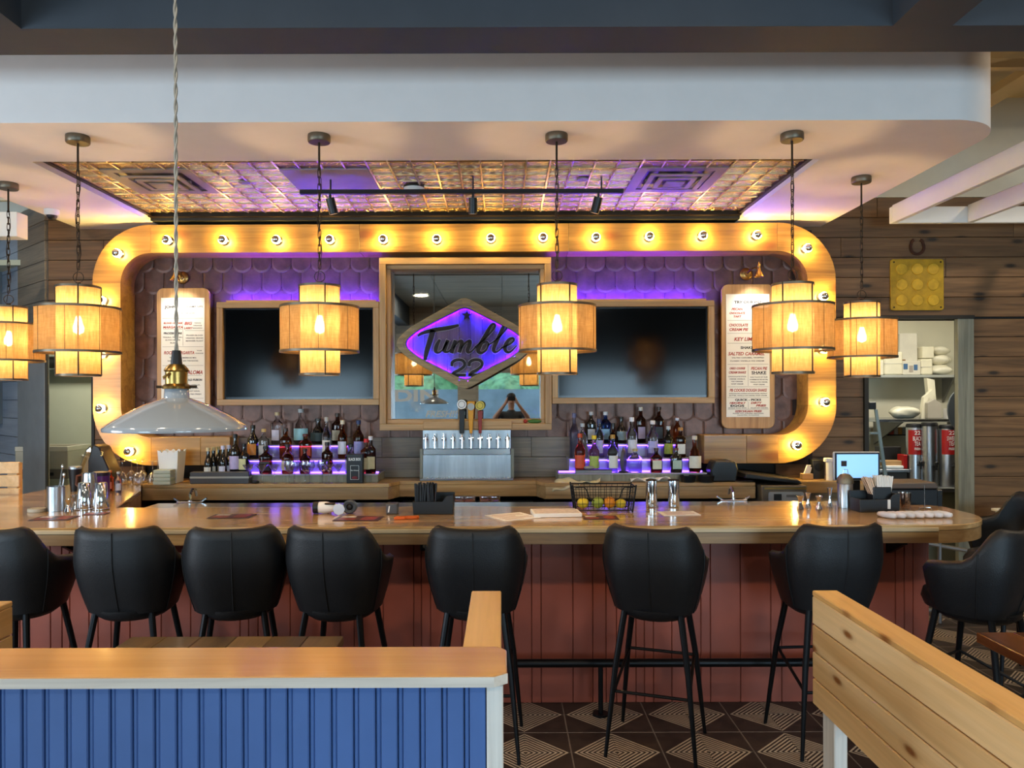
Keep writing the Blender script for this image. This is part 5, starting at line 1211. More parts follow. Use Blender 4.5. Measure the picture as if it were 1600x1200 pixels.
# ---- enamel lamp in the foreground
LD = 2.3; lx = X(276, LD); lz = Z(671, LD)
el = thing('enamel_pendant', 'white enamel cone pendant lamp on twisted cord in the foreground', 'pendant lamp', (lx, LD, lz))
el_out = [(.201, 0), (.203, .008), (.194, .018), (.15, .047), (.095, .076), (.052, .092), (.036, .098), (.034, .125), (.03, .128)]
MB().lathe(el_out, 56).build('shade', m_enamel, el, 0, True, 60)
MB().lathe([(.2, .001), (.19, .014), (.147, .043), (.092, .072), (.05, .088), (.03, .1), (0, .1)], 48).build('shade_lining', m_enamelw, el, 0, True, 60)
MB().lathe([(.0, .125), (.04, .125), (.042, .132), (.036, .137), (.032, .14), (.032, .175), (.036, .18), (.032, .187), (.022, .198), (0, .2)], 24).build('socket', m_brass, el, 0, True)
MB().cone((-.06, 0, .131), (.06, 0, .131), .004, n=8).build('set_screw', m_dkbronze, el); MB().cone((-.025, -.033, .158), (-.006, -.036, .17), .004, n=8).build('switch_key', m_brass, el)
MB().lathe([(.017, .195), (.014, .225), (.012, .24), (0, .24)], 14).build('strain_relief', m_black, el, 0, True)
for ph in (0, PI): MB().tube([(.0032*math.cos(k*.55 + ph), .0032*math.sin(k*.55 + ph), .235 + k*.0085) for k in range(int((3.95 - lz - .235)/.0085))], .0032, 5).build('cord_strand', m_cord, el, 0, True)
# ---- track lights, smoke detector, sprinklers
tk = thing('track_rail', 'black lighting track under the tin ceiling', 'track', (0, 5.39, 3.19)); bx(-1.415, .853, -.02, .02, -.015, .015).build('rail', m_black, tk, .003)
for x in (-1.2, -.2, .7): MB().cone((x, 0, .015), (x, 0, .098), .006).build('hanger', m_black, tk)
for u, tilt, lab in ((517, -14, 'leftmost'), (740, 0, 'middle'), (936, 18, 'rightmost')):
    t = thing('track_spotlight', 'black cylinder track spotlight, %s of three under the tin ceiling' % lab, 'spotlight', (X(u, 5.39), 5.39, 3.175))
    MB().cone((0, 0, 0), (0, 0, -.04), .008).build('stem', m_black, t)
    s_ = math.sin(R(tilt)); c = math.cos(R(tilt))
    a = Vector((0, -.01, -.03)); d = Vector((-s_ if tilt else 0, .25, -c)).normalized()
    d = Vector((.22 if tilt < 0 else (-.25 if tilt > 0 else 0), .2, -1)).normalized()
    MB().cone(a, a + d*.11, .031, n=20).build('can', m_black, t, 0, True, 40)
    MB().cone(a + d*.1101, a + d*.1115, .024, n=16).build('lens', pm('spot_lens', 'd8d2c4', .2), t)
sd = thing('smoke_detector', 'round white smoke detector on the tin ceiling', 'smoke detector', (X(648, 5.6), 5.6, 3.285)); MB().lathe([(0, 0), (.075, 0), (.075, -.02), (.068, -.04), (.045, -.055), (.02, -.058), (.018, -.07), (0, -.07)], 26).build('housing', m_white, sd, 0, True); MB().lathe([(.0755, -.0), (.0765, -.012)], 26).build('base_ring', m_dark, sd)
for u, v, lab in ((912, 280, 'brown sprinkler cap on tin ceiling left of the right diffuser'), (383, 283, 'brown sprinkler cap on tin ceiling right of the left diffuser')):
    D = 1.535*1200/(620 - v); t = MB().lathe([(0, 0), (.042, 0), (.04, -.008), (0, -.01)], 20, (X(u, D), D, 3.285)); tag(t.build('sprinkler_cap', m_vent, None, 0, True), lab, 'sprinkler')

# ================================================================== WALL PIECES AT RIGHT
yp = thing('yellow_plate', 'yellow square metal plate with nine discs on the plank wall', 'wall plate', (X(1434, 6.73), 6.749, Z(447, 6.73)))
m_yel = pm('safety_yellow', 'b8921c', .5, var=.25, vs=12); m_yel2 = pm('disc_yellow', 'cda42a', .45, var=.2, vs=18)
MB().prism(rrect(-.233, .233, -.225, .225, .025), -.018, 0).build('plate', m_yel, yp, .003)
for i in (-1, 0, 1):
    for j in (-1, 0, 1): MB().lathe([(0, -.0), (.05, 0), (.05, -.006), (.046, -.009), (0, -.009)], 22, (i*.138, -.018, j*.137), 'y').build('disc', m_yel2, yp, 0, True)
for i in (-1, 1):
    for j in (-1, 1): MB().lathe([(0, 0), (.007, 0), (.007, -.004), (0, -.005)], 10, (i*.205, -.018, j*.198), 'y').build('screw', m_dkbronze, yp)
hs = thing('horseshoe', 'rusty horseshoe nailed above the yellow plate', 'horseshoe', (X(1435, 6.73), 6.745, Z(388, 6.73)))
hp = [(.058*math.sin(R(a)), -.062*math.cos(R(a)) + (.01 if abs(a) > 120 else 0)) for a in range(-150, 151, 12)]
ho = [(p[0]*1.2, p[1]*1.18) for p in hp]; hi_ = [(p[0]*.82, p[1]*.82) for p in hp]
MB().strip(ho, hi_, -.012, 0).build('shoe', pm('rust', '4a2c1e', .7, .4, var=.3), hs, .002)
MB().sphere((-.055, -.014, .02), .004, 8, 5).sphere((.055, -.014, .02), .004, 8, 5).build('nail', m_dkbronze, hs)

# ================================================================== RIGHT KITCHEN THROUGH THE OPENING
def shelf(y0, y1, x0, x1, z, label, m=m_steelb):
    t = thing('wall_shelf', label, 'shelf', (0, 0, z)); bx(x0, x1, y0, y1, -.03, 0).build('board', m, t, .004)
    for x in (x0 + .3, x1 - .35): MB().prism([(y1, -.031), (y0 + .08, -.031), (y1, -.3)], x, x + .02, 'x').build('bracket', pm('bracket_grey', '8d8a80', .5), t)
def blob(c, r, sx, sy, sz, seed):
    m = MB().sphere((0, 0, 0), r, 26, 16, sx, sy, sz); q = []
    for p in m.v:
        d = 1 + .10*math.sin(p[0]*38 + seed) + .09*math.sin(p[1]*45 + 2*seed + p[2]*30) + .07*math.sin(p[2]*60 + p[0]*25 + seed)
        q.append((p[0]*d + c[0], p[1]*d + c[1], max(p[2]*d + c[2], c[2] - r*sz)))
    m.v = q; return m
KY = 8.1
sy0, sy1 = 8.25, 8.545
shelf(sy0, sy1, 3.0, 5.24, Z(588, sy0), 'upper kitchen shelf loaded with white cartons', pm('shelf_grey', 'aeb2ae', .4))
zS = Z(588, sy0)
def kbox(name, u0, u1, v0, v1, y, dep, m, label, cat='box', zb=None, bevel=.006):
    z0 = zb if zb is not None else Z(v1, y); t = thing(name, label, cat, (X((u0+u1)/2, y), y, z0)); hw = (X(u1, y) - X(u0, y))/2
    bx(-hw, hw, 0, dep, 0, Z(v0, y) - Z(v1, y)).build('body', m, t, bevel); return t, hw
m_foam = pm('foam', 'efead2', .6); m_card = pm('white_carton', 'dcd9cc', .6)
def clam(u0, u1, v0, v1, y, label):
    t, hw = kbox('takeout_container', u0, u1, v0, v1, y, .16, m_foam, label, 'container', zS + .001, .012); h = Z(v0, y) - Z(v1, y)
    bx(-hw - .004, hw + .004, -.004, .164, h*.5 - .004, h*.5 + .004).build('lid_seam', m_card, t); return t
clam(1382, 1411, 552, 588, 8.28, 'white foam takeout containers at left end of kitchen shelf')
t, hw = kbox('carton', 1352, 1381, 565, 588, 8.27, .2, m_foam, 'low white carton at the far left of the kitchen shelf', 'box', zS + .001)
t, hw = kbox('carton', 1411, 1439, 566, 588, 8.27, .062, m_card, 'white carton with small blue pictures on kitchen shelf', 'box', zS + .001); MB().box(.02, .06, -.003, 0, .05, .11).box(-hw+.005, -hw+.05, -.003, 0, .06, .12).build('blue_print', pm('print_blue', '4a6f9a', .5), t); bx(-.03, .012, -.003, 0, .03, .1).build('grey_print', pm('print_grey', 'b0a8a0', .5), t)
t, hw = kbox('carton', 1406, 1434, 522, 566, 8.335, .19, m_card, 'tall white carton stacked above the printed carton', 'box', zS + .15)
bx(-hw, hw, -.0, .19, -.149, -.002).build('lower_half', m_card, t); bx(-hw + .0, -hw + .05, -.024, -.02, -.08, .02).build('brown_flap', pm('kraft', '8a6a44', .6), t)
clam(1440, 1458, 563, 588, 8.28, 'single foam container right of the printed carton')
t, hw = kbox('takeout_container', 1442, 1460, 544, 562, 8.28, .15, m_foam, 'foam container balanced on top of another', 'container')
bg = thing('bagged_lids', 'clear bags of white lids at the right of kitchen shelf', 'bag', (X(1479, 8.28), 8.4, zS + .001))
for k, (z, s_) in enumerate(((.0, 1), (.11, .95), (.215, .85))): blob((0, 0, .055 + z), .13*s_, 1, .75, .42, k).build('bag', pm('bag_white_%d' % k, 'f0ecd8', .25, bump=.5, bs=25), bg, 0, True, 180)
sy2 = 7.75
zL = Z(657, sy2)
shelf(sy2, sy2 + .7, X(1370, sy2), 5.24, zL, 'lower stainless kitchen shelf above the tea urns', m_steel)
bags = thing('bag_bundle', 'crumpled white plastic bag on the stainless kitchen shelf', 'bag', (X(1415, 7.95), 7.98, zL + .001)); blob((0, 0, .063), .15, 1, .6, .42, 5).build('bag', pm('plastic_white', 'e6e2cc', .3, bump=.8, bs=18), bags, 0, True, 180)
pb = thing('paper_bag_stack', 'upright white paper bags and grey carton on stainless shelf', 'bags', (X(1452, 7.98), 8.0, zL + .001))
MB().prism([(-.07, 0), (.07, 0), (.07, .15), (.0, .2), (-.07, .16)], -.12, -.06, 'y').build('grey_carton', pm('carton_grey', 'b9b2a4', .6), pb, .003)
MB().prism([(-.1, 0), (-.06, 0), (-.02, .26), (-.07, .22)], -.05, .0, 'y').prism([(-.02, 0), (.07, 0), (.05, .3), (.0, .26)], .0, .05, 'y').prism([(.06, 0), (.13, 0), (.1, .4), (.02, .42)], .06, .12, 'y').build('paper_bag', m_foam, pb)
bx(.12, .2, -.13, -.06, 0, .1).build('small_frame', m_white, pb); bx(.14, .2, -.133, -.13, .02, .07).build('small_screen', m_black, pb)
rd = MB().lathe([(0, 0), (.165, 0), (.165, -.02), (0, -.02)], 30, axis='y'); t = thing('hanging_tray', 'dark round tray hanging inside the right door jamb', 'tray', (X(1500, 7.2), 7.2, Z(643, 7.2))); rd.build('disc', pm('tray_grey', '5a6064', .4), t, 0, True); t.scale = (.75, 1, 1.15)
# counter with tea urns
kc = thing('urn_counter', 'stainless counter carrying the tea urns', 'counter', (0, 0, 0)); cz = Z(764, 7.3)
bx(X(1440, 7.3), 5.2, 7.25, 8.5, cz - .04, cz).build('top', m_steelb, kc, .004); bx(X(1443, 7.3), 5.18, 7.3, 8.45, 0, cz - .041).build('cabinet', pm('cabinet_green_grey', '7c8272', .5), kc, .004)
kc2 = thing('prep_counter', 'cluttered prep counter behind the monitor', 'counter', (0, 0, 0)); bx(3.02, X(1430, 7.35), 7.5, 8.5, 0, 1.0).build('body', pm('prep_dark', '3a3834', .5), kc2, .005); bx(3.0, X(1431, 7.35), 7.47, 8.5, 1.001, 1.03).build('top', m_steelb, kc2, .003)
def urn(u, y, rpx, vt, label, txt=None):
    r = rpx*y/1200; t = thing('tea_urn', label, 'tea urn', (X(u, y), y, cz + .001)); h = Z(vt, y) - cz
    MB().lathe([(0, 0), (r, 0), (r, h - .01), (r*.97, h), (0, h)], 30).build('tank', m_steelb, t, 0, True)
    MB().lathe([(r*1.02, h), (r*1.02, h + .02), (r*.9, h + .035), (0, h + .04)], 30).build('lid', m_black, t, 0, True)
    MB().cone((0, -r, .2), (0, -r - .05, .2), .012).cone((0, -r - .045, .21), (0, -r - .045, .16), .009).build('spigot', m_black, t); MB().sphere((0, -r - .045, .225), .018, 10, 6).build('spigot_knob', m_black, t, 0, True)
    if txt:
        z0, z1 = Z(712, y) - cz, Z(674, y) - cz
        MB().grid(lambda a, b: ((r+.002)*math.sin(R(-70 + 125*a)), -(r+.002)*math.cos(R(-70 + 125*a)), z0 + (z1 - z0)*b), 14, 2).build('red_label', pm('label_red_' + txt[0], 'b81f1c', .45, var=.05), t, 0, True)
        for k, (s_, zz, sz) in enumerate([('22', .9, .05), (txt[0], .66, .058), (txt[1], .45, .058), ('FRESH', .28, .03)]):
            text_mb(s_, sz, (-.12*r, -(r + .006), z0 + (z1-z0)*zz - .02), None, 0, 'CENTER', .001, 0, 1, r*(1.25 if k == 1 else .8)).build('lettering', m_paper, t)
    return t
urn(1428, 7.55, 11.6, 670, 'steel tea urn with red label, left of three', ('BLACK', 'TEA'))
urn(1452, 7.45, 11.8, 668, 'plain steel tea urn between the two labelled ones')
urn(1481, 7.40, 13, 672, 'steel tea urn with red label beside the door jamb', ('SWEET', 'TEA'))
# step ladder
sl = thing('step_ladder', 'grey-blue step ladder leaning at the left of the kitchen opening', 'ladder', (X(1362, 7.15), 7.15, 0)); zt2 = Z(630, 7.15)
m_lad = pm('ladder_grey', '8a9a9c', .45, .3)
bx(-.04, .03, -.03, .1, zt2 - .07, zt2).build('top_cap', m_black, sl, .006)
for y in (-.02, .3): MB().prism([(-.0 + (.02 if y < 0 else .0), zt2 - .07), (.025 + (.02 if y < 0 else 0), zt2 - .07), (.28, 0), (.24, 0)] if y < 0 else [(-.03, zt2 - .07), (-.005, zt2 - .07), (.0, 0), (-.03, 0)], y, y + .02, 'y').build('rail', m_lad, sl)
for k in range(5): bx(-.02 , .05 + .045*k, -.015, .02, zt2 - .3 - .26*k, zt2 - .28 - .26*k).build('rung', m_lad, sl)
# prep clutter
for (u0, u1, v0, v1, y, m, nm, lab, cat) in [(1375, 1408, 700, 722, 7.75, pm('dark_pot', '1f1c1a', .4), 'stock_pot', 'black pan standing on the prep counter', 'pan'), (1380, 1412, 722, 731, 7.55, pm('bread_tan', 'b08a5a', .7), 'bread_tray', 'tan bread in a tray on the prep counter', 'bread'),
                                             (1411, 1418, 716, 738, 7.52, pm('ketchup_red', 'b01c18', .4), 'sauce_bottle', 'red sauce bottle on the prep counter', 'bottle'), (1384, 1412, 733, 738, 7.5, m_paper, 'paper_tray', 'white paper tray at front of prep counter', 'tray')]:
    kbox(nm, u0, u1, v0, v1, y, .12, m, lab, cat, 1.031 if v1 > 735 else None)
pcl = thing('condiment_rack', 'rack of coloured packets above the prep counter', 'rack', (X(1403, 8.3), 8.4, Z(681, 8.3)))
for k, c in enumerate(['b8322a', 'c84a3a', 'd8d0c4', 'd89a4a', '8a8a80', '2f6a54']): bx(-.13 + k*.045, -.09 + k*.045, -.1, 0, 0, .075).build('packet', pm('packet_%d' % k, c, .5), pcl, .002)
bx(-.14, .15, -.105, .14, -.012, -.001).build('tray', m_blackm, pcl)

# ================================================================== THINGS ON THE BAR
zB = BT + .001
def shaker(u, y, label, inv=True, h=.168):
    t = thing('cocktail_shaker', label, 'shaker', (X(u, y), y, zB), 0, 'steel cocktail shakers on the bar')
    r0, r1 = (.047, .035)
    MB().lathe([(0, 0), (r0, 0), (r0 + .001, .004), (r1, h - .004), (r1 - .003, h), (0, h)], 32).build('cup', m_chrome, t, 0, True)
    MB().lathe([(r0 + .0005, .0), (r0 + .003, .002), (r0 + .003, .007), (r0, .009)], 32).build('rim', m_chrome, t, 0, True); return t
shaker(131, 4.80, 'steel cocktail shaker, left of the pair at the left bar end'); shaker(157, 4.80, 'steel cocktail shaker, right of the pair at the left bar end')
def shaker2(u, label):
    t = thing('mixing_tin', label, 'shaker', (X(u, 4.82), 4.82, zB), 0, 'open steel mixing tins on the bar')
    MB().lathe([(0, .004), (.030, 0), (.034, .004), (.036, .12), (.034, .165), (.031, .168), (.031, .16), (.03, .1), (0, .1)], 28).build('cup', m_chrome, t, 0, True)
    MB().lathe([(.033, .165), (.035, .168), (.035, .172), (.03, .173), (.024, .15), (0, .13)], 28).build('inner_cone', m_dkbronze, t, 0, True); return t
shaker2(1017, 'tall steel mixing tin left of the pair beside the wire basket'); shaker2(1052, 'tall steel mixing tin right of the pair beside the wire basket')
ut = thing('utensil_cup', 'brushed steel cup holding bar spoons at far left', 'cup', (X(87, 4.76), 4.76, zB)); MB().lathe([(0, 0), (.05, 0), (.05, .15), (.047, .15), (.047, .01), (0, .01)], 30).build('cup', m_steelb, ut, 0, True)
for a, b in (((.0, 0, .02), (.035, .01, .27)), ((.01, .01, .02), (.05, 0, .22))): MB().cone(a, b, .004, n=8).sphere(b, .012, 10, 6, .8, .5, 1.3).build('bar_spoon', m_steel, ut, 0, True)
def jigger(u, y, r, h, label, dark=False):
    t = thing('jigger', label, 'jigger', (X(u, y), y, zB), 0, 'jiggers on the bar'); MB().lathe([(0, .0), (r, 0), (r*.95, .003), (r*.34, h*.5), (r*.95, h), (r*.85, h), (r*.3, h*.55), (0, h*.55)], 22).build('cup', m_chrome if not dark else m_steelb, t, 0, True)
    MB().lathe([(r*.36, h*.46), (r*.4, h*.5), (r*.36, h*.54)], 18).build('waist_ring', m_chrome, t, 0, True)
jigger(106, 4.72, .024, .075, 'small jigger beside the steel utensil cup'); jigger(117, 4.82, .026, .09, 'taller jigger left of the shaker pair')
jigger(1250, 4.72, .024, .08, 'jigger leftmost of four beside the insulated bottle'); jigger(1262, 4.78, .02, .09, 'jigger second from left beside the insulated bottle'); jigger(1279, 4.72, .022, .08, 'jigger third from left beside the insulated bottle')
jigger(1296, 4.80, .018, .12, 'tall slim jigger nearest the insulated bottle')
cs = thing('coaster_stack', 'round pale coaster lying at far left of the bar', 'coaster', (X(57, 4.72), 4.72, zB)); MB().lathe([(0, 0), (.05, 0), (.052, .008), (.05, .02), (0, .02)], 28).build('disc', pm('pale_coaster', 'b9b2a0', .6), cs, 0, True)
th = thing('insulated_bottle', 'steel bottle with dome strainer top right of the jiggers', 'bottle', (X(1320, 4.78), 4.78, zB)); MB().lathe([(0, 0), (.045, 0), (.045, .145), (.042, .15), (.04, .155), (0, .155)], 30).build('body', m_steelb, th, 0, True)
MB().lathe([(.05, .15), (.05, .165), (.045, .185), (.028, .205), (0, .212)], 26).build('dome', pm('strainer', '8d8470', .4, .9, bump=.8, bs=200), th, 0, True); MB().tube([(-.02, 0, .2), (-.01, 0, .235), (.015, 0, .235), (.02, 0, .2)], .0018, 6).build('wire_loop', m_steel, th)
# napkin caddies
def caddy(x, y, label, wd, white):
    t = thing('napkin_caddy', label, 'caddy', (x, y, zB)); m_c = pm('caddy_black', '1b1e22', .45)
    h0, h1 = .075, .115
    MB().prism([(-wd/2, 0), (wd/2, 0), (wd/2 + .004, h1), (wd/2 - .04, h1 - .01), (wd/2 - .06, h0), (-wd/2 - .004, h0)], -.07, -.062, 'y').build('front_wall', m_c, t, .002)
    MB().prism([(-wd/2, 0), (wd/2, 0), (wd/2 + .004, h1), (-wd/2 - .004, h1)], .062, .07, 'y').build('back_wall', m_c, t, .002)
    bx(-wd/2, -wd/2 + .006, -.0615, .0615, 0, h0).build('side_wall', m_c, t); bx(wd/2 - .006, wd/2, -.0615, .0615, 0, h1 - .01).build('side_wall', m_c, t); bx(-wd/2 + .006, wd/2 - .006, -.0615, .0615, 0, .006).build('base', m_c, t)
    bx(-.003, .003, -.0615, .0615, .006, h0).build('divider', m_c, t)
    return t
ca = caddy(X(677, 4.6), 4.62, 'black bar caddy filled with black straws', .235, False)
for k in range(60):
    x = -.105 + .115*(k % 15)/14 + random.uniform(-.003, .003); y = -.045 + .03*(k//15); t_ = random.uniform(-.012, .012)
    MB().cone((x, y, .008), (x + t_, y, .175 + random.uniform(-.006, .006)), .0048, n=6).build('straw', m_black, ca)
MB().cone((.0, -.03, .01), (.018, -.03, .18), .003, n=6).build('stir_stick', pm('straw_red', '6a3a34', .5), ca)
cb = caddy(X(1368, 4.62), 4.64, 'black bar caddy with white paper straws beside the monitor', .235, True)
bx(-.02, .09, -.03, .055, .008, .145).build('inner_cup', m_black, cb, .004)
for k in range(42):
    c_ = k % 14; x = -.02 + .0082*c_; y = -.02 + .025*(k//14); lean = (c_ - 6)*.0022 - (.03 if c_ < 4 else 0)
    MB().cone((x, y, .1), (x + lean, y, .21 + random.uniform(-.005, .005) - (.01 if c_ < 4 else 0)), .0042, n=6).build('paper_straw', m_paper if c_ > 3 else pm('straw_tan_%d' % k, 'd8c0a8', .6), cb)
bx(.045, .062, -.0725, -.07, .02, .075).build('white_tag', m_paper, cb)
gc = thing('water_glass', 'ribbed clear glass right of the straw caddy', 'glass', (X(1413, 4.7), 4.7, zB)); MB().lathe([(0, .012), (.028, .012), (.034, .1), (.036, .1), (.031, 0), (0, 0)], 16).build('glass', thin_glass('ribbed_glass', (.82, .72, .66, 1), .2), gc)
sk = thing('receipt_spike', 'thin steel receipt spike near the rounded bar end', 'spike', (X(1444, 4.62), 4.62, zB)); MB().cone((0, 0, .004), (0, 0, .155), .0022, .001, 8).build('needle', m_steel, sk); MB().tube([(-.04, -.01, .003), (-.035, -.005, .02), (0, 0, .022), (.035, -.005, .02), (.04, -.01, .003)], .0035, 7).build('wire_foot', m_chrome, sk, 0, True)
# row of rolled napkins
for k in range(7):
    t = thing('rolled_napkin', 'white napkin roll at the rounded bar end, %s from left' % ORD[k], 'napkin', (X(1385 + 15*k, 4.36), 4.36 + .004*k, zB), R(24), 'row of napkin rolls')
    MB().lathe([(0, -.06), (.015, -.054), (.022, -.02), (.022, .02), (.016, .055), (0, .06)], 16).xf(Matrix.Rotation(R(90), 4, 'X') @ Matrix.Diagonal((1, .8, 1, 1))).xf(Matrix.Translation((0, 0, .0177))).build('roll', pm('napkin_white_%d' % k, 'e8e8ee', .7), t, 0, True, 180)
bd = thing('wooden_paddle', 'thin dark stick lying behind the napkin rolls', 'stick', (X(1415, 4.5), 4.49, zB)); MB().cone((-.17, 0, .005), (.17, 0, .005), .004, n=8).build('stick', m_dkbronze, bd)
# wire basket with citrus
wk = thing('wire_basket', 'black wire basket holding citrus fruit on the bar', 'basket', (X(941, 4.68), 4.68, zB))
bw_, bd_, bh_ = .185, .085, .16
def rect(w2, d2, z): return [(-w2, -d2, z), (w2, -d2, z), (w2, d2, z), (-w2, d2, z)]
for w2, d2, z, r in ((.165, .075, .012, .0035), (.185, .085, .155, .004)): MB().tube([p for a, b in zip(rect(w2, d2, z), rect(w2, d2, z)[1:] + rect(w2, d2, z)[:1]) for p in (a, tuple(a[c]*.5 + b[c]*.5 for c in range(3)))], r, 6, True).build('rim_wire', m_blackm, wk, 0, True)
for z in (.05, .085, .12):
    f = z/.155; w2 = .165 + .02*f; d2 = .075 + .01*f
    MB().tube([p for a, b in zip(rect(w2, d2, z), rect(w2, d2, z)[1:] + rect(w2, d2, z)[:1]) for p in (a, tuple(a[c]*.5 + b[c]*.5 for c in range(3)))], .0016, 5, True).build('side_wire', m_blackm, wk)
for s_ in (-1, 1):
    for k in range(-5, 6): MB().cone((k*.0315, s_*.075, .012), (k*.0345, s_*.085, .155), .0016, n=5).build('side_wire', m_blackm, wk)
    for k in (-1, 0, 1): MB().cone((s_*.165, k*.05, .012), (s_*.185, k*.055, .155), .0016, n=5).build('side_wire', m_blackm, wk)
    for e_ in (-1, 1): MB().cone((s_*.168, e_*.078, 0), (s_*.19, e_*.088, .165), .006, .005, 8).build('corner_post', m_blackm, wk)
    MB().tube([(s_*.17, -.086, .15), (s_*.12, -.087, .152), (s_*.105, -.087, .13), (s_*.09, -.086, .085), (s_*.06, -.084, .07)], .0035, 6).build('handle_wire', m_blackm, wk, 0, True)
for k in range(-4, 5): MB().cone((k*.035, -.075, .012), (k*.035, .075, .012), .0018, n=5).build('bottom_wire', m_blackm, wk)
m_lemon = pm('lemon_skin', 'd2b830', .4, bump=.5, bs=180); m_orange = pm('orange_skin', 'd8871e', .4, bump=.5, bs=180); m_lime = pm('lime_skin', '8fa03a', .4, bump=.5, bs=180)
for k, (dx, dy, r, m, lab, nm) in enumerate([(-.12, .0, .034, m_lemon, 'yellow green lemon at left in the wire basket', 'lemon'), (-.03, -.005, .037, m_lime, 'mottled green orange second from left in the wire basket', 'orange'), (.042, -.005, .037, m_orange, 'ripe orange third from left in the wire basket', 'orange'), (.11, .0, .031, m_lemon, 'small pale lemon at right in the wire basket', 'lemon')]):
    t = thing(nm, lab, 'fruit', (X(941, 4.68) + dx, 4.68 + dy, zB + .0145)); MB().sphere((0, 0, r*.93), r, 18, 11, 1.08 if nm == 'lemon' else 1, 1, .93).build('peel', m, t, 0, True, 180); MB().cone((0, 0, r*1.85), (0, 0, r*1.89), .004, n=8).build('stem_button', m_dkbronze, t)
# printed sheets on the bar
sheet(362, 0, 4.5, .24, .16, 0, zB, 'dark red menu card on the bar behind the third stool', True); sheet(560, 0, 4.4, .26, .17, -4, zB, 'dark red menu card beside the orange cutter', True)
sheet(85, 0, 4.45, .22, .16, 6, zB, 'dark menu card in front of the utensil cup', True); sheet(937, 0, 4.40, .2, .13, 0, zB, 'dark red menu card in front of the wire basket', True)
sheet(150, 0, 4.62, .13, .1, 8, zB, 'dark card edge in front of the shaker pair', True)
sheet(800, 0, 4.45, .24, .24, 28, zB, 'loose white printed sheet left of the paper stack', False, 'menu_sheet'); sheet(1060, 0, 4.55, .22, .15, 4, zB, 'white printed sheet in front of the mixing tins', False, 'menu_sheet')
ps = thing('paper_stack', 'thick stack of white menus left of the wire basket', 'papers', (X(868, 4.5), 4.52, zB), R(4)); bx(-.14, .14, -.1, .1, 0, .022).build('sheets', m_paper, ps, .002); bx(-.13, .13, -.095, .095, .0222, .0228).build('top_print', pm('print_pale2', 'd6cac4', .6, var=.2, vs=40), ps)
# tape gun, tape, gauge, box, cutter, goggles
sg_ = thing('label_gun', 'white and black handheld scanner lying on the bar', 'scanner', (X(508, 4.6), 4.6, zB)); MB().lathe([(0, 0), (.036, 0), (.036, .03), (0, .03)], 24, axis='y').xf(Matrix.Rotation(R(90), 4, 'Z')).xf(Matrix.Translation((-.04, 0, .036))).build('black_end', m_black, sg_, 0, True)
MB().lathe([(0, 0), (.034, 0), (.036, .04), (.024, .09), (.02, .11), (0, .11)], 24, axis='y').xf(Matrix.Rotation(R(-90), 4, 'Z')).xf(Matrix.Translation((-.038, 0, .036))).build('white_body', m_white, sg_, 0, True); bx(.0, .06, -.03, .0, .055, .066).build('trigger', m_dkbronze, sg_, .003)
oc = thing('octagon_coaster', 'small pale blue faceted coaster standing on the bar', 'coaster', (X(527, 4.5), 4.54, zB)); MB().lathe([(0, 0), (.034, 0), (.036, -.006), (.034, -.012), (0, -.012)], 8, (0, 0, .034), 'y').build('facet_disc', pm('pale_blue', 'c8d4e4', .4), oc)
gg = thing('tape_roll', 'dark round gauge with glossy centre on the bar', 'gauge', (X(547, 4.6), 4.6, zB)); MB().lathe([(.018, 0), (.042, 0), (.042, -.03), (.034, -.036), (.02, -.03), (.018, 0)], 28, (0, 0, .042), 'y').build('ring', pm('gauge_grey', '3c4248', .4), gg, 0, True); MB().sphere((0, -.018, .042), .02, 14, 8).build('lens', m_black, gg, 0, True)
gx = thing('small_box', 'small dark grey box with white mark on the bar', 'box', (X(612, 4.6), 4.6, zB)); bx(-.032, .036, -.04, .04, 0, .062).build('box', pm('slate_box', '4a4c50', .5), gx, .004); MB().prism([(-.02, .01), (-.012, .012), (-.006, .05), (-.014, .048)], -.0415, -.0402, 'y').build('white_mark', m_paper, gx)
bc_ = thing('box_cutter', 'orange folding utility knife lying on the bar', 'knife', (X(634, 4.38), 4.38, zB), R(14)); MB().prism([(-.072, -.012), (-.01, -.018), (.0, -.01), (.06, -.014), (.076, .0), (.07, .014), (.01, .012), (-.06, .014)], 0, .016, 'z').build('handle', pm('safety_orange', 'e0641a', .45), bc_, .003); bx(-.04, .03, -.004, .004, .016, .018).build('slider', pm('dark_orange', 'a8460e', .5), bc_)
# glasses on the shelf below the taps
for k, (u, c) in enumerate([(716, 'd8c0b0'), (734, 'd88a4a'), (757, 'd8a884'), (773, 'b8a48c')]):
    y = 5.75; t = thing('rocks_glass', 'small glass jar behind the bar under the taps, %s from left' % ORD[k], 'glass', (X(u, y), y, 0)); 
    MB().lathe([(0, 0), (.036, 0), (.044, .05), (.04, .085), (.037, .085), (.04, .05), (0, .006)], 20, (0, 0, .921)).build('glass', thin_glass('jar_%d' % k, (.9, .8, .7, 1), .2), t, 0, True)
    MB().lathe([(0, 0), (.033, 0), (.038, .045), (0, .05)], 16, (0, 0, .93)).build('contents', pm('jar_fill_%d' % k, c, .5, var=.3, vs=50), t, 0, True)
gsh = thing('glass_shelf', 'stainless ledge behind the bar carrying the jars', 'shelf', (0, 0, 0)); bx(-.55, .25, 5.65, 5.85, .905, .92).build('ledge', m_steelb, gsh, .003); MB().box(-.5, -.47, 5.7, 5.73, 0, .904).box(.18, .21, 5.7, 5.73, 0, .904).build('leg', m_steelb, gsh)

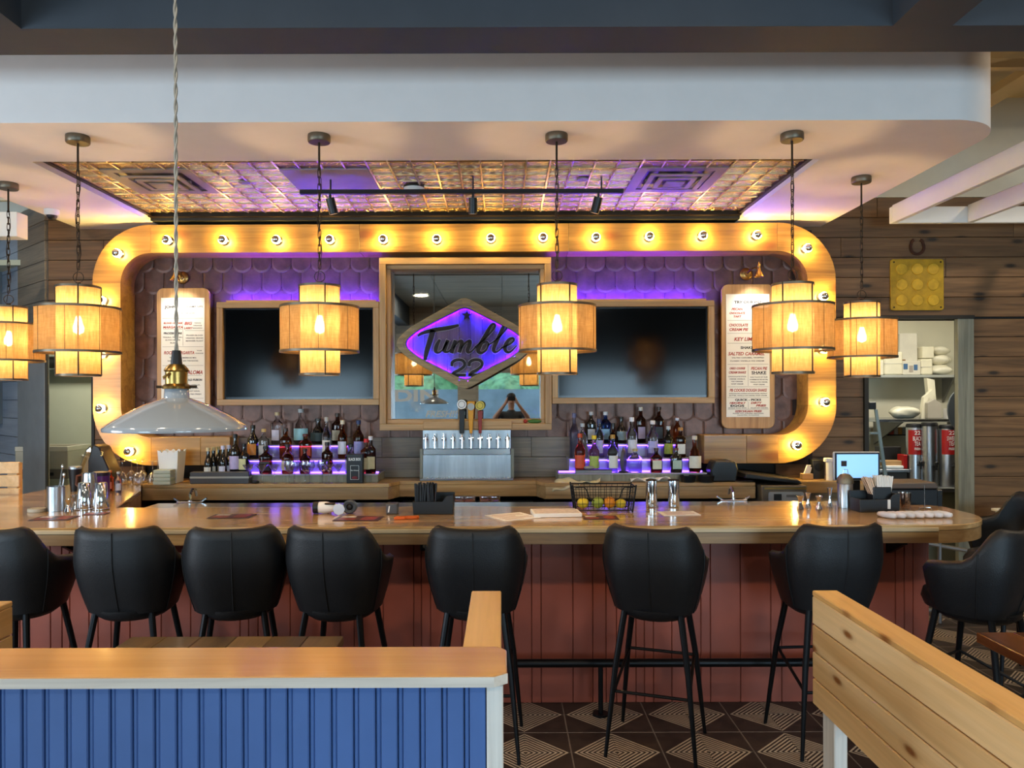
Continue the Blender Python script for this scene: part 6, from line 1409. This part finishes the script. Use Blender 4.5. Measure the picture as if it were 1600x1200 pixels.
# ================================================================== PERSON seen in the mirror
def person():
    t = thing('person', 'person in dark shirt raising both arms with a phone, reflected in mirror', 'person', (.16, -.55, 0))
    J = {'pel': (0, 0, .95, .15, .11), 'belly': (0, .0, 1.12, .15, .11), 'chest': (0, .0, 1.33, .175, .12), 'neck0': (0, 0, 1.48, .07, .07), 'neck': (0, .015, 1.55, .055, .058), 'head0': (0, .03, 1.62, .07, .085), 'head': (0, .03, 1.71, .078, .095), 'crown': (0, .02, 1.78, .05, .06)}
    v = []; e = []; r = []
    idx = {}
    def add(n, p, rr, par=None):
        idx[n] = len(v); v.append(p); r.append(rr)
        if par: e.append((idx[par], idx[n]))
    prev = None
    for n, (x, y, z, a, b) in J.items(): add(n, (x, y, z), (a, b), prev); prev = n
    for s_, L in ((-1, 'l'), (1, 'r')):
        add('sh' + L, (s_*.19, 0, 1.44), (.07, .07), 'chest'); add('el' + L, (s_*.31, .2, 1.36), (.045, .045), 'sh' + L); add('wr' + L, (s_*.13, .36, 1.60), (.028, .03), 'el' + L); add('pa' + L, (s_*.085, .39, 1.67), (.02, .035), 'wr' + L)
        for k in range(4): add('f%d%s' % (k, L), (s_*(.075), .40 + .004*k, 1.69 + .016*k), (.009, .009), 'pa' + L); add('g%d%s' % (k, L), (s_*.045, .405, 1.695 + .018*k), (.008, .008), 'f%d%s' % (k, L))
        add('th' + L, (s_*.055, .375, 1.655), (.010, .010), 'pa' + L)
        add('hip' + L, (s_*.1, 0, .88), (.095, .1), 'pel'); add('kn' + L, (s_*.11, .02, .48), (.06, .065), 'hip' + L); add('an' + L, (s_*.115, -.01, .09), (.042, .045), 'kn' + L); add('to' + L, (s_*.13, .15, .045), (.04, .04), 'an' + L)
    me = bpy.data.meshes.new('body'); me.from_pydata(v, e, []); o = link('body', me, t)
    sk_ = o.modifiers.new('skin', 'SKIN'); sk_.use_smooth_shade = True
    for d, rr in zip(me.skin_vertices[0].data if me.skin_vertices else [], r): d.radius = rr
    if not me.skin_vertices:
        bm = bmesh.new(); bm.from_mesh(me); ly = bm.verts.layers.skin.verify(); bm.verts.ensure_lookup_table()
        for i, bv in enumerate(bm.verts): bv[ly].radius = r[i]; bv[ly].use_root = (i == 0)
        bm.to_mesh(me); bm.free()
    ss = o.modifiers.new('sub', 'SUBSURF'); ss.levels = ss.render_levels = 2
    # skin above the collar and beyond the elbows, cloth elsewhere
    m, tr_, b = nt('skin_and_shirt'); src, _ = ocoord(tr_, False); sp = N(tr_, 'ShaderNodeSeparateXYZ'); tr_.links.new(src, sp.inputs[0])
    hd = math_(tr_, 'GREATER_THAN', sp.outputs[2], 1.515); ar = math_(tr_, 'GREATER_THAN', sp.outputs[1], .17); mk = math_(tr_, 'MAXIMUM', hd, ar)
    pants = math_(tr_, 'LESS_THAN', sp.outputs[2], .95)
    cl_ = mixc(tr_, pants, S('2a2c30'), S('23283a')); tr_.links.new(mixc(tr_, mk, cl_, S('b98a70')), b.inputs['Base Color']); b.inputs['Roughness'].default_value = .7
    me.materials.append(m)
    hr = MB().sphere((0, .015, 1.745), .092, 18, 10, .95, 1.1, .85); hr.v = [p for p in hr.v]; hair = hr.build('hair', pm('dark_hair', '1c1612', .6), t, 0, True, 180)
    for s_ in (-1, 1): MB().sphere((s_*.03, .118, 1.69), .011, 10, 6).build('eye', m_ink, t, 0, True)
    MB().lathe([(0, .03), (.008, .02), (.016, -.015), (0, -.02)], 10, (0, .125, 1.665)).build('nose', pm('skin_tone', 'b98a70', .6), t, 0, True); bx(-.022, .022, .112, .12, 1.625, 1.633).build('mouth', pm('lip', '8a4a40', .5), t)
    ph = thing('phone', 'black phone held by the photographer, seen in the mirror', 'phone', (.16, -.55, 0)); bx(-.072, .072, .408, .416, 1.68, 1.755).build('case', m_black, ph, .004); bx(-.068, .068, .405, .408, 1.683, 1.752).build('screen', m_tvglass, ph)
person()
